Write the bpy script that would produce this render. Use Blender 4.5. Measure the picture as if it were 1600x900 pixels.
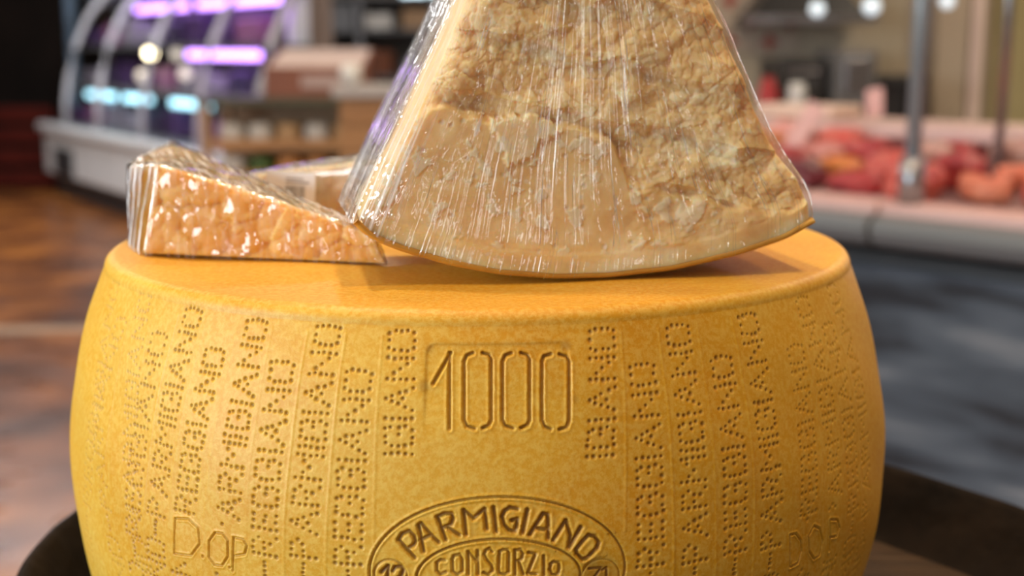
import bpy, bmesh, math, random
import numpy as np
from mathutils import Vector, Matrix, noise as mnoise
from math import sin, cos, pi, radians, sqrt, atan2, hypot

for o in list(bpy.data.objects): bpy.data.objects.remove(o, do_unlink=True)
scene = bpy.context.scene
COL = scene.collection
random.seed(7)
rng = np.random.default_rng(7)

# ---------------------------------------------------------------- camera
CAM_Z = 1.25                      # eye height above the shop floor
PITCH = radians(10.608)
cd = bpy.data.cameras.new('camera'); cam = bpy.data.objects.new('camera', cd); COL.objects.link(cam)
cam.location = (0, 0, CAM_Z); cam.rotation_euler = (pi/2 - PITCH, 0, 0)
cd.sensor_width = 36; cd.lens = 45; cd.clip_start = .02; cd.clip_end = 60
cd.dof.use_dof = True; cd.dof.focus_distance = .505; cd.dof.aperture_fstop = 6.6
scene.camera = cam

# ---------------------------------------------------------------- world, exposure
w = bpy.data.worlds.new('shop_air'); scene.world = w; w.use_nodes = True
w.node_tree.nodes['Background'].inputs[0].default_value = (1, .93, .85, 1)
w.node_tree.nodes['Background'].inputs[1].default_value = .12
vs = scene.view_settings
vs.view_transform = 'Standard'; vs.look = 'None'; vs.gamma = 1; vs.use_curve_mapping = False
vs.exposure = 0.12

# ---------------------------------------------------------------- lights of the shop
def area(name, loc, target, size, power, color, sy=None, spread=None):
    ld = bpy.data.lights.new(name, 'AREA'); lo = bpy.data.objects.new(name, ld); COL.objects.link(lo)
    ld.energy = power; ld.color = color; ld.size = size
    if sy: ld.shape = 'RECTANGLE'; ld.size_y = sy
    else: ld.shape = 'DISK'
    if spread: ld.spread = radians(spread)
    lo.location = loc
    lo.rotation_euler = (Vector(target)-Vector(loc)).to_track_quat('-Z', 'Y').to_euler()
    return lo
CEIL = 3.3
LAMPS = [  # warm ceiling downlights: x, y, power
    (-.62, 1.05, 24), (.42, .12, 18), (-.9, -.35, 8), (.1, 1.75, 12), (1.7, 1.5, 24), (2.4, 3.6, 26), (-2.2, 4.2, 26), (-.4, 5.2, 30), (-4.2, 6.6, 26), (2.6, 5.2, 22)]
for lx, ly, lp in LAMPS:
    area('downlight', (lx, ly, CEIL-.03), (lx, ly, 0), .16, lp, (1, .66, .34) if lx > .3 and ly < 2 else (1, .82, .60))
# daylight through the shop-front window behind and to the left of the camera
area('window_daylight', (-3.9, -1.2, 1.75), (0, .7, 1.05), 2.6, 165, (.90, .96, 1), sy=1.7)
# three tall lights added behind the camera for film streaks and frontal fill
for ex, ep in ((-2.3, 11), (-.9, 9), (1.3, 6)):
    area('added_streak_light', (ex, -4.40, 1.55), (ex, 0, 1.4), .16, ep, (.95, .98, 1), sy=1.7)
# unseen white fill lights added over the sales floor to brighten the background
for lx, ly in ((-3.6, 9.3), (-4.6, 7.6), (.8, 8.6), (-5.5, 3.0)):
    area('added_ceiling_fill', (lx, ly, CEIL-.05), (lx, ly, 0), 1.2, 60, (.97, .98, 1), sy=.6)

# ---------------------------------------------------------------- helpers
def tag(o, label=None, cat=None, group=None, kind=None):
    if label: o['label'] = label
    if cat: o['category'] = cat
    if group: o['group'] = group
    if kind: o['kind'] = kind
    return o
def empty(name, loc=(0, 0, 0), rz=0):
    o = bpy.data.objects.new(name, None); COL.objects.link(o); o.location = loc; o.rotation_euler = (0, 0, rz)
    o.empty_display_size = .05
    return o
def link(name, me, mat=None, parent=None, smooth=False):
    o = bpy.data.objects.new(name, me); COL.objects.link(o)
    if mat is not None and not me.materials: me.materials.append(mat)
    if parent is not None: o.parent = parent
    if smooth: me.polygons.foreach_set('use_smooth', [True]*len(me.polygons))
    return o
def mesh(name, vs_, fs_):
    me = bpy.data.meshes.new(name); me.from_pydata([tuple(v) for v in vs_], [], fs_); me.update(); return me
def grid_mesh(name, co, nu, nv, wrap=False):
    """co: (nu*nv,3) rows of nv; quads as numpy arrays."""
    me = bpy.data.meshes.new(name)
    i = np.arange(nu-1 if not wrap else nu); j = np.arange(nv-1)
    I, J = np.meshgrid(i, j, indexing='ij'); I2 = (I+1) % nu
    q = np.stack([I*nv+J, I2*nv+J, I2*nv+J+1, I*nv+J+1], -1).reshape(-1, 4)
    me.vertices.add(len(co)); me.vertices.foreach_set('co', np.asarray(co, np.float32).ravel())
    me.loops.add(q.size); me.loops.foreach_set('vertex_index', q.astype(np.int32).ravel())
    me.polygons.add(len(q)); me.polygons.foreach_set('loop_start', np.arange(0, q.size, 4, dtype=np.int32))
    try: me.polygons.foreach_set('loop_total', np.full(len(q), 4, np.int32))
    except Exception: pass
    me.polygons.foreach_set('use_smooth', np.ones(len(q), bool))
    me.update(calc_edges=True); me.validate()
    return me
def fattr(me, name, arr):
    a = me.attributes.new(name, 'FLOAT', 'POINT'); a.data.foreach_set('value', np.asarray(arr, np.float32).ravel())
def vattr(me, name, arr):
    a = me.attributes.new(name, 'FLOAT_VECTOR', 'POINT'); a.data.foreach_set('vector', np.asarray(arr, np.float32).ravel())
class MB:
    def __init__(s): s.bm = bmesh.new()
    def box(s, c, d, rot=None, bev=0):
        r = bmesh.ops.create_cube(s.bm, size=1); vs_ = r['verts']
        for v in vs_: v.co = Vector((v.co.x*d[0], v.co.y*d[1], v.co.z*d[2]))
        if bev:
            es = list({e for v in vs_ for e in v.link_edges})
            rb = bmesh.ops.bevel(s.bm, geom=es, offset=bev, segments=2, affect='EDGES', profile=.5)
            vs_ = list({v for f in rb['faces'] for v in f.verts} | {v for v in vs_ if v.is_valid})
        for v in vs_:
            if rot is not None: v.co = rot @ v.co
            v.co += Vector(c)
        return s
    def prism(s, pts, z0, z1):
        a = [s.bm.verts.new((p[0], p[1], z0)) for p in pts]; b = [s.bm.verts.new((p[0], p[1], z1)) for p in pts]
        n = len(pts)
        s.bm.faces.new(a[::-1]); s.bm.faces.new(b)
        for i in range(n): s.bm.faces.new((a[i], a[(i+1) % n], b[(i+1) % n], b[i]))
        return s
    def tube(s, pts, r, n=10, cap=True, ry=None):
        pts = [Vector(p) for p in pts]; rings = []
        for i, p in enumerate(pts):
            t = (pts[min(i+1, len(pts)-1)]-pts[max(i-1, 0)]).normalized()
            up = Vector((0, 0, 1)) if abs(t.z) < .95 else Vector((0, 1, 0))
            a = t.cross(up).normalized(); b = a.cross(t).normalized()
            ri = r[i] if isinstance(r, (list, tuple)) else r
            rj = ri if ry is None else ry
            rings.append([s.bm.verts.new(p+a*(ri*cos(2*pi*k/n))+b*(rj*sin(2*pi*k/n))) for k in range(n)])
        for i in range(len(rings)-1):
            for k in range(n): s.bm.faces.new((rings[i][k], rings[i][(k+1) % n], rings[i+1][(k+1) % n], rings[i+1][k]))
        if cap: s.bm.faces.new(rings[0][::-1]); s.bm.faces.new(rings[-1])
        return s
    def lathe(s, prof, n=48, c=(0, 0, 0)):
        rings = []
        for r, z in prof:
            if r < 1e-6: rings.append([s.bm.verts.new((c[0], c[1], c[2]+z))])
            else: rings.append([s.bm.verts.new((c[0]+r*cos(2*pi*k/n), c[1]+r*sin(2*pi*k/n), c[2]+z)) for k in range(n)])
        for i in range(len(rings)-1):
            A, B = rings[i], rings[i+1]
            for k in range(n):
                k2 = (k+1) % n
                if len(A) == 1 and len(B) == 1: continue
                if len(A) == 1: s.bm.faces.new((A[0], B[k2], B[k]))
                elif len(B) == 1: s.bm.faces.new((A[k], A[k2], B[0]))
                else: s.bm.faces.new((A[k], A[k2], B[k2], B[k]))
        return s
    def build(s, name, mat, parent=None, smooth=False):
        bmesh.ops.recalc_face_normals(s.bm, faces=s.bm.faces)
        me = bpy.data.meshes.new(name); s.bm.to_mesh(me); s.bm.free()
        return link(name, me, mat, parent, smooth)

# ---------------------------------------------------------------- materials
def newmat(name):
    m = bpy.data.materials.new(name); m.use_nodes = True
    nt = m.node_tree; return m, nt, nt.nodes, nt.links, nt.nodes['Principled BSDF']
def setp(b, **k):
    for n, v in k.items():
        n = n.replace('_', ' ')
        if n in b.inputs: b.inputs[n].default_value = v
def ramp(nd, stops):
    r = nd.new('ShaderNodeValToRGB'); e = r.color_ramp.elements
    while len(e) < len(stops): e.new(.5)
    for el, (p, c) in zip(e, stops):
        el.position = p; el.color = c if len(c) == 4 else (*c, 1)
    return r
def noisy(name, c1, c2, scale=8, rough=.6, metal=0, spec=.5, bump=0, bscale=None, detail=4, emit=None, stretch=None, coat=0):
    m, nt, nd, lk, b = newmat(name)
    tc = nd.new('ShaderNodeTexCoord'); n = nd.new('ShaderNodeTexNoise')
    n.inputs['Scale'].default_value = scale; n.inputs['Detail'].default_value = detail
    src = tc.outputs['Object']
    if stretch:
        mp = nd.new('ShaderNodeMapping'); mp.inputs['Scale'].default_value = stretch; lk.new(src, mp.inputs[0]); src = mp.outputs[0]
    lk.new(src, n.inputs['Vector'])
    r = ramp(nd, [(.32, c1), (.68, c2)]); lk.new(n.outputs[0], r.inputs[0]); lk.new(r.outputs[0], b.inputs['Base Color'])
    setp(b, Roughness=rough, Metallic=metal, Specular_IOR_Level=spec, Coat_Weight=coat)
    if bump:
        n2 = nd.new('ShaderNodeTexNoise'); n2.inputs['Scale'].default_value = bscale or scale*3; lk.new(src, n2.inputs['Vector'])
        bp = nd.new('ShaderNodeBump'); bp.inputs['Strength'].default_value = bump; bp.inputs['Distance'].default_value = .01
        lk.new(n2.outputs[0], bp.inputs['Height']); lk.new(bp.outputs[0], b.inputs['Normal'])
    return m
def emitter(name, color, strength):
    m, nt, nd, lk, b = newmat(name)
    setp(b, Base_Color=(*color, 1), Emission_Color=(*color, 1), Emission_Strength=strength, Roughness=.4); return m
def clear(name, tint=(1, 1, 1), refl=.08, rough=.03):
    m, nt, nd, lk, b = newmat(name)
    nd.remove(b); out = nd['Material Output']
    t = nd.new('ShaderNodeBsdfTransparent'); t.inputs[0].default_value = (*tint, 1)
    g = nd.new('ShaderNodeBsdfGlossy'); g.inputs['Roughness'].default_value = rough
    lw = nd.new('ShaderNodeLayerWeight'); lw.inputs[0].default_value = .5
    pw = nd.new('ShaderNodeMath'); pw.operation = 'POWER'; pw.inputs[1].default_value = 4; lk.new(lw.outputs['Facing'], pw.inputs[0])
    fr = nd.new('ShaderNodeMath'); fr.operation = 'MULTIPLY_ADD'; fr.inputs[1].default_value = .7; fr.inputs[2].default_value = refl; lk.new(pw.outputs[0], fr.inputs[0])
    mx = nd.new('ShaderNodeMixShader'); lk.new(fr.outputs[0], mx.inputs[0]); lk.new(t.outputs[0], mx.inputs[1]); lk.new(g.outputs[0], mx.inputs[2])
    lk.new(mx.outputs[0], out.inputs[0]); return m
M = {}

def rind_material():
    m, nt, nd, lk, b = newmat('wheel_rind')
    tc = nd.new('ShaderNodeTexCoord')
    def nz(scale, det=3, rough=.55):
        n = nd.new('ShaderNodeTexNoise'); n.inputs['Scale'].default_value = scale; n.inputs['Detail'].default_value = det
        n.inputs['Roughness'].default_value = rough; lk.new(tc.outputs['Object'], n.inputs['Vector']); return n
    big = nz(7, 3); fine = nz(420, 3, .7); mid = nz(45, 4, .65)
    r1 = ramp(nd, [(.30, (.74, .50, .085)), (.50, (.70, .40, .026)), (.72, (.62, .265, .005))]); 
    mixf = nd.new('ShaderNodeMath'); mixf.operation = 'MULTIPLY_ADD'; mixf.inputs[1].default_value = .35
    lk.new(mid.outputs[0], mixf.inputs[0])
    sc = nd.new('ShaderNodeMath'); sc.operation = 'MULTIPLY_ADD'; sc.inputs[1].default_value = .9; sc.inputs[2].default_value = -.12
    lk.new(big.outputs[0], sc.inputs[0]); lk.new(sc.outputs[0], mixf.inputs[2])
    # the oiled top face is a deeper orange than the sides
    oil = nd.new('ShaderNodeAttribute'); oil.attribute_name = 'oil'
    ao = nd.new('ShaderNodeMath'); ao.operation = 'MULTIPLY_ADD'; ao.inputs[1].default_value = .22
    lk.new(oil.outputs['Fac'], ao.inputs[0]); lk.new(mixf.outputs[0], ao.inputs[2])
    lk.new(ao.outputs[0], r1.inputs[0])
    # fine speckle of the brushed rind
    r2 = ramp(nd, [(.40, (.70, .35, .008)), (.62, (.86, .62, .13))])
    lk.new(fine.outputs[0], r2.inputs[0])
    mx = nd.new('ShaderNodeMix'); mx.data_type = 'RGBA'; mx.inputs[0].default_value = .42
    lk.new(r1.outputs[0], mx.inputs[6]); lk.new(r2.outputs[0], mx.inputs[7])
    # brown residue left in the branded marks
    st = nd.new('ShaderNodeAttribute'); st.attribute_name = 'stain'
    mx2 = nd.new('ShaderNodeMix'); mx2.data_type = 'RGBA'; mx2.inputs[7].default_value = (.20, .075, .008, 1)
    cl = nd.new('ShaderNodeMath'); cl.operation = 'MULTIPLY'; cl.inputs[1].default_value = .82; cl.use_clamp = True
    lk.new(st.outputs['Fac'], cl.inputs[0]); lk.new(cl.outputs[0], mx2.inputs[0]); lk.new(mx.outputs[2], mx2.inputs[6])
    lk.new(mx2.outputs[2], b.inputs['Base Color'])
    setp(b, Roughness=.5, Specular_IOR_Level=.5, Subsurface_Weight=.12, Subsurface_Scale=.004, Subsurface_Radius=(1, .5, .15))
    bp = nd.new('ShaderNodeBump'); bp.inputs['Strength'].default_value = .25; bp.inputs['Distance'].default_value = .0006
    lk.new(fine.outputs[0], bp.inputs['Height']); lk.new(bp.outputs[0], b.inputs['Normal'])
    return m
def paste_material(name, c_lo, c_mid, c_hi, white=(.80, .70, .50), nscale=60):
    """crumbly cheese paste; 'tone' is each grain's own colour, 'white' its crystals"""
    m, nt, nd, lk, b = newmat(name)
    tc = nd.new('ShaderNodeTexCoord')
    n = nd.new('ShaderNodeTexNoise'); n.inputs['Scale'].default_value = nscale; n.inputs['Detail'].default_value = 5; n.inputs['Roughness'].default_value = .6
    lk.new(tc.outputs['Object'], n.inputs['Vector'])
    tn = nd.new('ShaderNodeAttribute'); tn.attribute_name = 'tone'
    ad = nd.new('ShaderNodeMath'); ad.operation = 'MULTIPLY_ADD'; ad.inputs[1].default_value = .55
    hf = nd.new('ShaderNodeMath'); hf.operation = 'MULTIPLY'; hf.inputs[1].default_value = .5
    lk.new(n.outputs[0], ad.inputs[0]); lk.new(tn.outputs['Fac'], hf.inputs[0]); lk.new(hf.outputs[0], ad.inputs[2])
    r = ramp(nd, [(.32, c_lo), (.51, c_mid), (.70, c_hi)]); lk.new(ad.outputs[0], r.inputs[0])
    wh = nd.new('ShaderNodeAttribute'); wh.attribute_name = 'white'
    mx = nd.new('ShaderNodeMix'); mx.data_type = 'RGBA'; mx.inputs[7].default_value = (*white, 1)
    lk.new(wh.outputs['Fac'], mx.inputs[0]); lk.new(r.outputs[0], mx.inputs[6])
    lk.new(mx.outputs[2], b.inputs['Base Color'])
    setp(b, Roughness=.5, Specular_IOR_Level=.35, Subsurface_Weight=.7, Subsurface_Scale=.009, Subsurface_Radius=(1, .55, .22))
    n2 = nd.new('ShaderNodeTexNoise'); n2.inputs['Scale'].default_value = 700; lk.new(tc.outputs['Object'], n2.inputs['Vector'])
    bp = nd.new('ShaderNodeBump'); bp.inputs['Strength'].default_value = .25; bp.inputs['Distance'].default_value = .0006
    lk.new(n2.outputs[0], bp.inputs['Height']); lk.new(bp.outputs[0], b.inputs['Normal'])
    return m
def film_material(name, streak=1.0, sx=760, sy=8, fold=.45):
    """stretched cling film: clear, glossy, ridged along the direction it was pulled; 'bunch' = gathered layers plus painted highlight white"""
    m, nt, nd, lk, b = newmat(name); nd.remove(b); out = nd['Material Output']
    at = nd.new('ShaderNodeAttribute'); at.attribute_name = 'fuv'
    mp = nd.new('ShaderNodeMapping'); mp.inputs['Scale'].default_value = (sx, sy, 1); lk.new(at.outputs['Vector'], mp.inputs[0])
    n = nd.new('ShaderNodeTexNoise'); n.inputs['Scale'].default_value = 1; n.inputs['Detail'].default_value = 2.5; lk.new(mp.outputs[0], n.inputs['Vector'])
    n.inputs['Distortion'].default_value = .25
    mp3 = nd.new('ShaderNodeMapping'); mp3.inputs['Scale'].default_value = (180, 110, 1); lk.new(at.outputs['Vector'], mp3.inputs[0])
    n3 = nd.new('ShaderNodeTexNoise'); n3.inputs['Scale'].default_value = 1; n3.inputs['Detail'].default_value = 2; lk.new(mp3.outputs[0], n3.inputs['Vector'])
    r = ramp(nd, [(.56, (0, 0, 0)), (.71, (1, 1, 1))]); lk.new(n.outputs[0], r.inputs[0])
    sm = nd.new('ShaderNodeMath'); sm.operation = 'MULTIPLY_ADD'; lk.new(n3.outputs[0], sm.inputs[0])
    pa = nd.new('ShaderNodeAttribute'); pa.attribute_name = 'pull'; pm_ = nd.new('ShaderNodeMath'); pm_.operation = 'MULTIPLY'; lk.new(r.outputs[0], pm_.inputs[0]); lk.new(pa.outputs['Fac'], pm_.inputs[1]); lk.new(pm_.outputs[0], sm.inputs[2])
    wa = nd.new('ShaderNodeAttribute'); wa.attribute_name = 'crinkle'; lk.new(wa.outputs['Fac'], sm.inputs[1])
    bp = nd.new('ShaderNodeBump'); bp.inputs['Strength'].default_value = streak; bp.inputs['Distance'].default_value = .0009
    lk.new(sm.outputs[0], bp.inputs['Height'])
    t = nd.new('ShaderNodeBsdfTransparent'); t.inputs[0].default_value = (.97, .97, .97, 1)
    g = nd.new('ShaderNodeBsdfGlossy'); g.inputs['Roughness'].default_value = .06; lk.new(bp.outputs[0], g.inputs['Normal'])
    lw = nd.new('ShaderNodeLayerWeight'); lw.inputs[0].default_value = .5
    pw = nd.new('ShaderNodeMath'); pw.operation = 'POWER'; pw.inputs[1].default_value = 4; lk.new(lw.outputs['Facing'], pw.inputs[0])
    fr = nd.new('ShaderNodeMath'); fr.operation = 'MULTIPLY_ADD'; fr.inputs[1].default_value = .6; fr.inputs[2].default_value = .038; lk.new(pw.outputs[0], fr.inputs[0])
    bu = nd.new('ShaderNodeAttribute'); bu.attribute_name = 'bunch_glare'
    fa = nd.new('ShaderNodeMath'); fa.operation = 'MULTIPLY_ADD'; fa.inputs[1].default_value = .14; fa.use_clamp = True
    lk.new(bu.outputs['Fac'], fa.inputs[0])
    f2 = nd.new('ShaderNodeMath'); f2.operation = 'MULTIPLY'; f2.inputs[1].default_value = 1.6; lk.new(fr.outputs[0], f2.inputs[0]); lk.new(f2.outputs[0], fa.inputs[2])
    # narrow folds, where the film lies several layers thick
    mp4 = nd.new('ShaderNodeMapping'); mp4.inputs['Scale'].default_value = (sx*.42, sy*1.1, 1); mp4.inputs['Location'].default_value = (3.3, 1.7, 5); lk.new(at.outputs['Vector'], mp4.inputs[0])
    n4 = nd.new('ShaderNodeTexNoise'); n4.inputs['Scale'].default_value = 1; n4.inputs['Detail'].default_value = 1.5; lk.new(mp4.outputs[0], n4.inputs['Vector'])
    r4 = ramp(nd, [(.565, (0, 0, 0)), (.585, (1, 1, 1)), (.605, (0, 0, 0))]); lk.new(n4.outputs[0], r4.inputs[0])
    mp5 = nd.new('ShaderNodeMapping'); mp5.inputs['Scale'].default_value = (45, 22, 1); lk.new(at.outputs['Vector'], mp5.inputs[0])
    n5 = nd.new('ShaderNodeTexNoise'); n5.inputs['Scale'].default_value = 1; n5.inputs['Detail'].default_value = 1; lk.new(mp5.outputs[0], n5.inputs['Vector'])
    r5 = ramp(nd, [(.42, (0, 0, 0)), (.56, (1, 1, 1))]); lk.new(n5.outputs[0], r5.inputs[0])
    fo = nd.new('ShaderNodeMath'); fo.operation = 'MULTIPLY'; lk.new(r4.outputs[0], fo.inputs[0]); lk.new(r5.outputs[0], fo.inputs[1])
    fk = nd.new('ShaderNodeMath'); fk.operation = 'MULTIPLY_ADD'; fk.inputs[1].default_value = fold; fk.use_clamp = True; lk.new(fo.outputs[0], fk.inputs[0]); lk.new(fa.outputs[0], fk.inputs[2])
    rg = nd.new('ShaderNodeMath'); rg.operation = 'MULTIPLY_ADD'; rg.inputs[1].default_value = .35; rg.inputs[2].default_value = .06; lk.new(fo.outputs[0], rg.inputs[0]); lk.new(rg.outputs[0], g.inputs['Roughness'])
    mx = nd.new('ShaderNodeMixShader'); lk.new(fk.outputs[0], mx.inputs[0]); lk.new(t.outputs[0], mx.inputs[1]); lk.new(g.outputs[0], mx.inputs[2])
    d = nd.new('ShaderNodeBsdfDiffuse'); d.inputs[0].default_value = (.85, .86, .88, 1)
    r2 = ramp(nd, [(.47, (0, 0, 0)), (.70, (1, 1, 1))]); lk.new(n.outputs[0], r2.inputs[0])
    db = nd.new('ShaderNodeMath'); db.operation = 'MULTIPLY'; lk.new(bu.outputs['Fac'], db.inputs[0]); lk.new(r2.outputs[0], db.inputs[1])
    mx2 = nd.new('ShaderNodeMixShader'); lk.new(db.outputs[0], mx2.inputs[0]); lk.new(mx.outputs[0], mx2.inputs[1]); lk.new(d.outputs[0], mx2.inputs[2])
    lk.new(mx2.outputs[0], out.inputs[0])
    return m

M['rind'] = rind_material()
M['paste'] = paste_material('wedge_paste', (.74, .45, .185), (.87, .64, .31), (.97, .84, .56))
M['paste_gold'] = paste_material('small_wedge_paste', (.70, .29, .032), (.76, .38, .07), (.84, .53, .16), nscale=45)
M['paste_pale'] = paste_material('pale_paste', (.60, .46, .29), (.68, .55, .37), (.76, .65, .48), nscale=40)
M['film'] = film_material('cling_film')
M['film_loose'] = film_material('cling_film_loose', streak=1.0, sx=420, sy=60, fold=.03)
M['wedge_rind'] = noisy('wedge_rind', (.50, .235, .03), (.62, .33, .05), 60, .45)
M['white'] = noisy('white_enamel', (.74, .76, .77), (.80, .82, .83), 3, .35)
M['dark'] = noisy('dark_plastic', (.012, .012, .013), (.02, .02, .022), 6, .5)
M['steel'] = noisy('brushed_steel', (.30, .31, .33), (.40, .41, .43), 5, .3, metal=.9, stretch=(1, 1, 20))
M['glass'] = clear('clear_glass')
M['kick'] = noisy('dark_grey_kick', (.035, .037, .04), (.05, .052, .055), 4, .5)

# ================================================================ the room
BZ = CAM_Z - .29846               # height of the board the wheel stands on
WX, WY = -.0169, .66704           # axis of the wheel
def at(x, y, Y):
    a = (x-800)/2000; b = (450-y)/2000
    r = Vector((a, cos(PITCH)+b*sin(PITCH), -sin(PITCH)+b*cos(PITCH)))
    return r*(Y/r.y) + Vector((0, 0, CAM_Z))
def floor_material():
    m, nt, nd, lk, b = newmat('stained_concrete')
    tc = nd.new('ShaderNodeTexCoord')
    def nz(s, d=4):
        n = nd.new('ShaderNodeTexNoise'); n.inputs['Scale'].default_value = s; n.inputs['Detail'].default_value = d
        lk.new(tc.outputs['Object'], n.inputs['Vector']); return n
    n1 = nz(2.2, 6); r = ramp(nd, [(.36, (.085, .030, .012)), (.52, (.21, .072, .020)), (.68, (.42, .155, .032))]); lk.new(n1.outputs[0], r.inputs[0])
    lk.new(r.outputs[0], b.inputs['Base Color']); setp(b, Roughness=.28, Specular_IOR_Level=.5)
    n2 = nz(5, 3); rr = nd.new('ShaderNodeMapRange'); rr.inputs[3].default_value = .18; rr.inputs[4].default_value = .42
    lk.new(n2.outputs[0], rr.inputs[0]); lk.new(rr.outputs[0], b.inputs['Roughness'])
    return m
def struct(o): o['kind'] = 'structure'; return o
struct(MB().box((-1, 5, -.05), (13, 19, .1)).build('floor', floor_material()))
M['joint'] = noisy('joint_strip', (.34, .21, .12), (.42, .28, .17), 8, .45)
jt = MB().box((0, 0, .002), (9, .13, .004)).build('trim_1', M['joint']); jt.location = (-2.6, 5.62, 0); jt.rotation_euler[2] = radians(3); struct(jt)
M['ceil'] = noisy('ceiling_paint', (.45, .44, .42), (.5, .49, .47), 2, .9)
struct(MB().box((-1, 5, CEIL+.05), (13, 19, .1)).build('ceiling', M['ceil']))
M['wall'] = noisy('warm_wall_paint', (.42, .34, .26), (.47, .39, .30), 2, .8)
M['darkwall'] = noisy('dark_brown_panel', (.007, .005, .004), (.014, .009, .007), 1.5, .8, spec=.1)
struct(MB().box((-1, 14.55, CEIL/2), (13, .1, CEIL)).build('wall_back', M['wall']))
struct(MB().box((-7.55, 5, CEIL/2), (.1, 19, CEIL)).build('wall_left', M['darkwall']))
struct(MB().box((5.55, 5, CEIL/2), (.1, 19, CEIL)).build('wall_right', M['wall']))
struct(MB().box((-1, -4.55, CEIL/2), (13, .1, CEIL)).build('wall_behind', M['wall']))
M['frame'] = noisy('window_frame_grey', (.10, .10, .11), (.14, .14, .15), 4, .4)
for i, ex in enumerate((-2.3, -.9, 1.3)):  # made-up window frames round the added streak lights
    f_ = MB()
    for c_, d_ in (((0, 0, .88), (.28, .08, .06)), ((0, 0, -.88), (.28, .08, .06)), ((-.11, 0, 0), (.06, .08, 1.7)), ((.11, 0, 0), (.06, .08, 1.7))): f_.box(c_, d_)
    o = f_.build(f'window_{i+4}', M['frame']); o.location = (ex, -4.45, 1.55); o['kind'] = 'structure'
f_ = MB()
for c_, d_ in (((0, 0, .88), (2.76, .08, .06)), ((0, 0, -.88), (2.76, .08, .06)), ((-1.34, 0, 0), (.08, .08, 1.7)), ((1.34, 0, 0), (.08, .08, 1.7)), ((-1.38, 0, -1.2), (.08, .08, .7)), ((1.38, 0, -1.2), (.08, .08, .7))): f_.box(c_, d_)
o = f_.build('window_7', M['frame']); o.location = (-3.96, -1.22, 1.75); o.rotation_euler = (0, 0, atan2(3.9, -1.9)); o['kind'] = 'structure'

# ================================================================ the cheese wheel
HH, RMAX, RTOP, ZC, CRN, PW = .2, .21, .1865, .0969, .006, 1.952
def prof_r(z):
    z = np.asarray(z, float)
    r = RMAX-(RMAX-RTOP)*np.abs((z-ZC)/(HH-ZC))**PW
    return r
COLS=[
('P',(-1.028, 0.1966),(-0.9357, 0.1406),0.62),
('R',(-0.921, 0.1829),(-0.9732, 0.1256),0.7),
('P',(-0.8361, 0.1962),(-0.7926, 0.1533),0.5),
('R',(-0.7386, 0.1816),(-0.7465, 0.1337),0.6),
('P',(-0.6452, 0.1943),(-0.6671, 0.1149),1),
('R',(-0.5561, 0.1804),(-0.5846, 0.1197),1),
('P',(-0.4587, 0.193),(-0.4726, 0.12),0.9),
('R',(-0.3806, 0.1783),(-0.3899, 0.1096),1),
('P',(-0.2891, 0.1927),(-0.3074, 0.1107),1),
('R',(-0.2132, 0.1767),(-0.2193, 0.1099),1),
('J',(-0.1318, 0.1916),(-0.1266, 0.1495),1),
('J',(0.2743, 0.1896),(0.2518, 0.1461),1),
('R',(0.3528, 0.1752),(0.3447, 0.1055),1),
('P',(0.4472, 0.1882),(0.4385, 0.1036),1),
('R',(0.5418, 0.1738),(0.5333, 0.1038),1),
('P',(0.6373, 0.188),(0.6281, 0.1009),1),
('R',(0.7621, 0.1721),(0.7427, 0.1095),1),
('P',(0.8422, 0.189),(0.8449, 0.1103),0.9),
('R',(0.9215, 0.1752),(0.9322, 0.1153),0.8),
('P',(1.0122, 0.1893),(1.0207, 0.1017),0.9),
]
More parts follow.
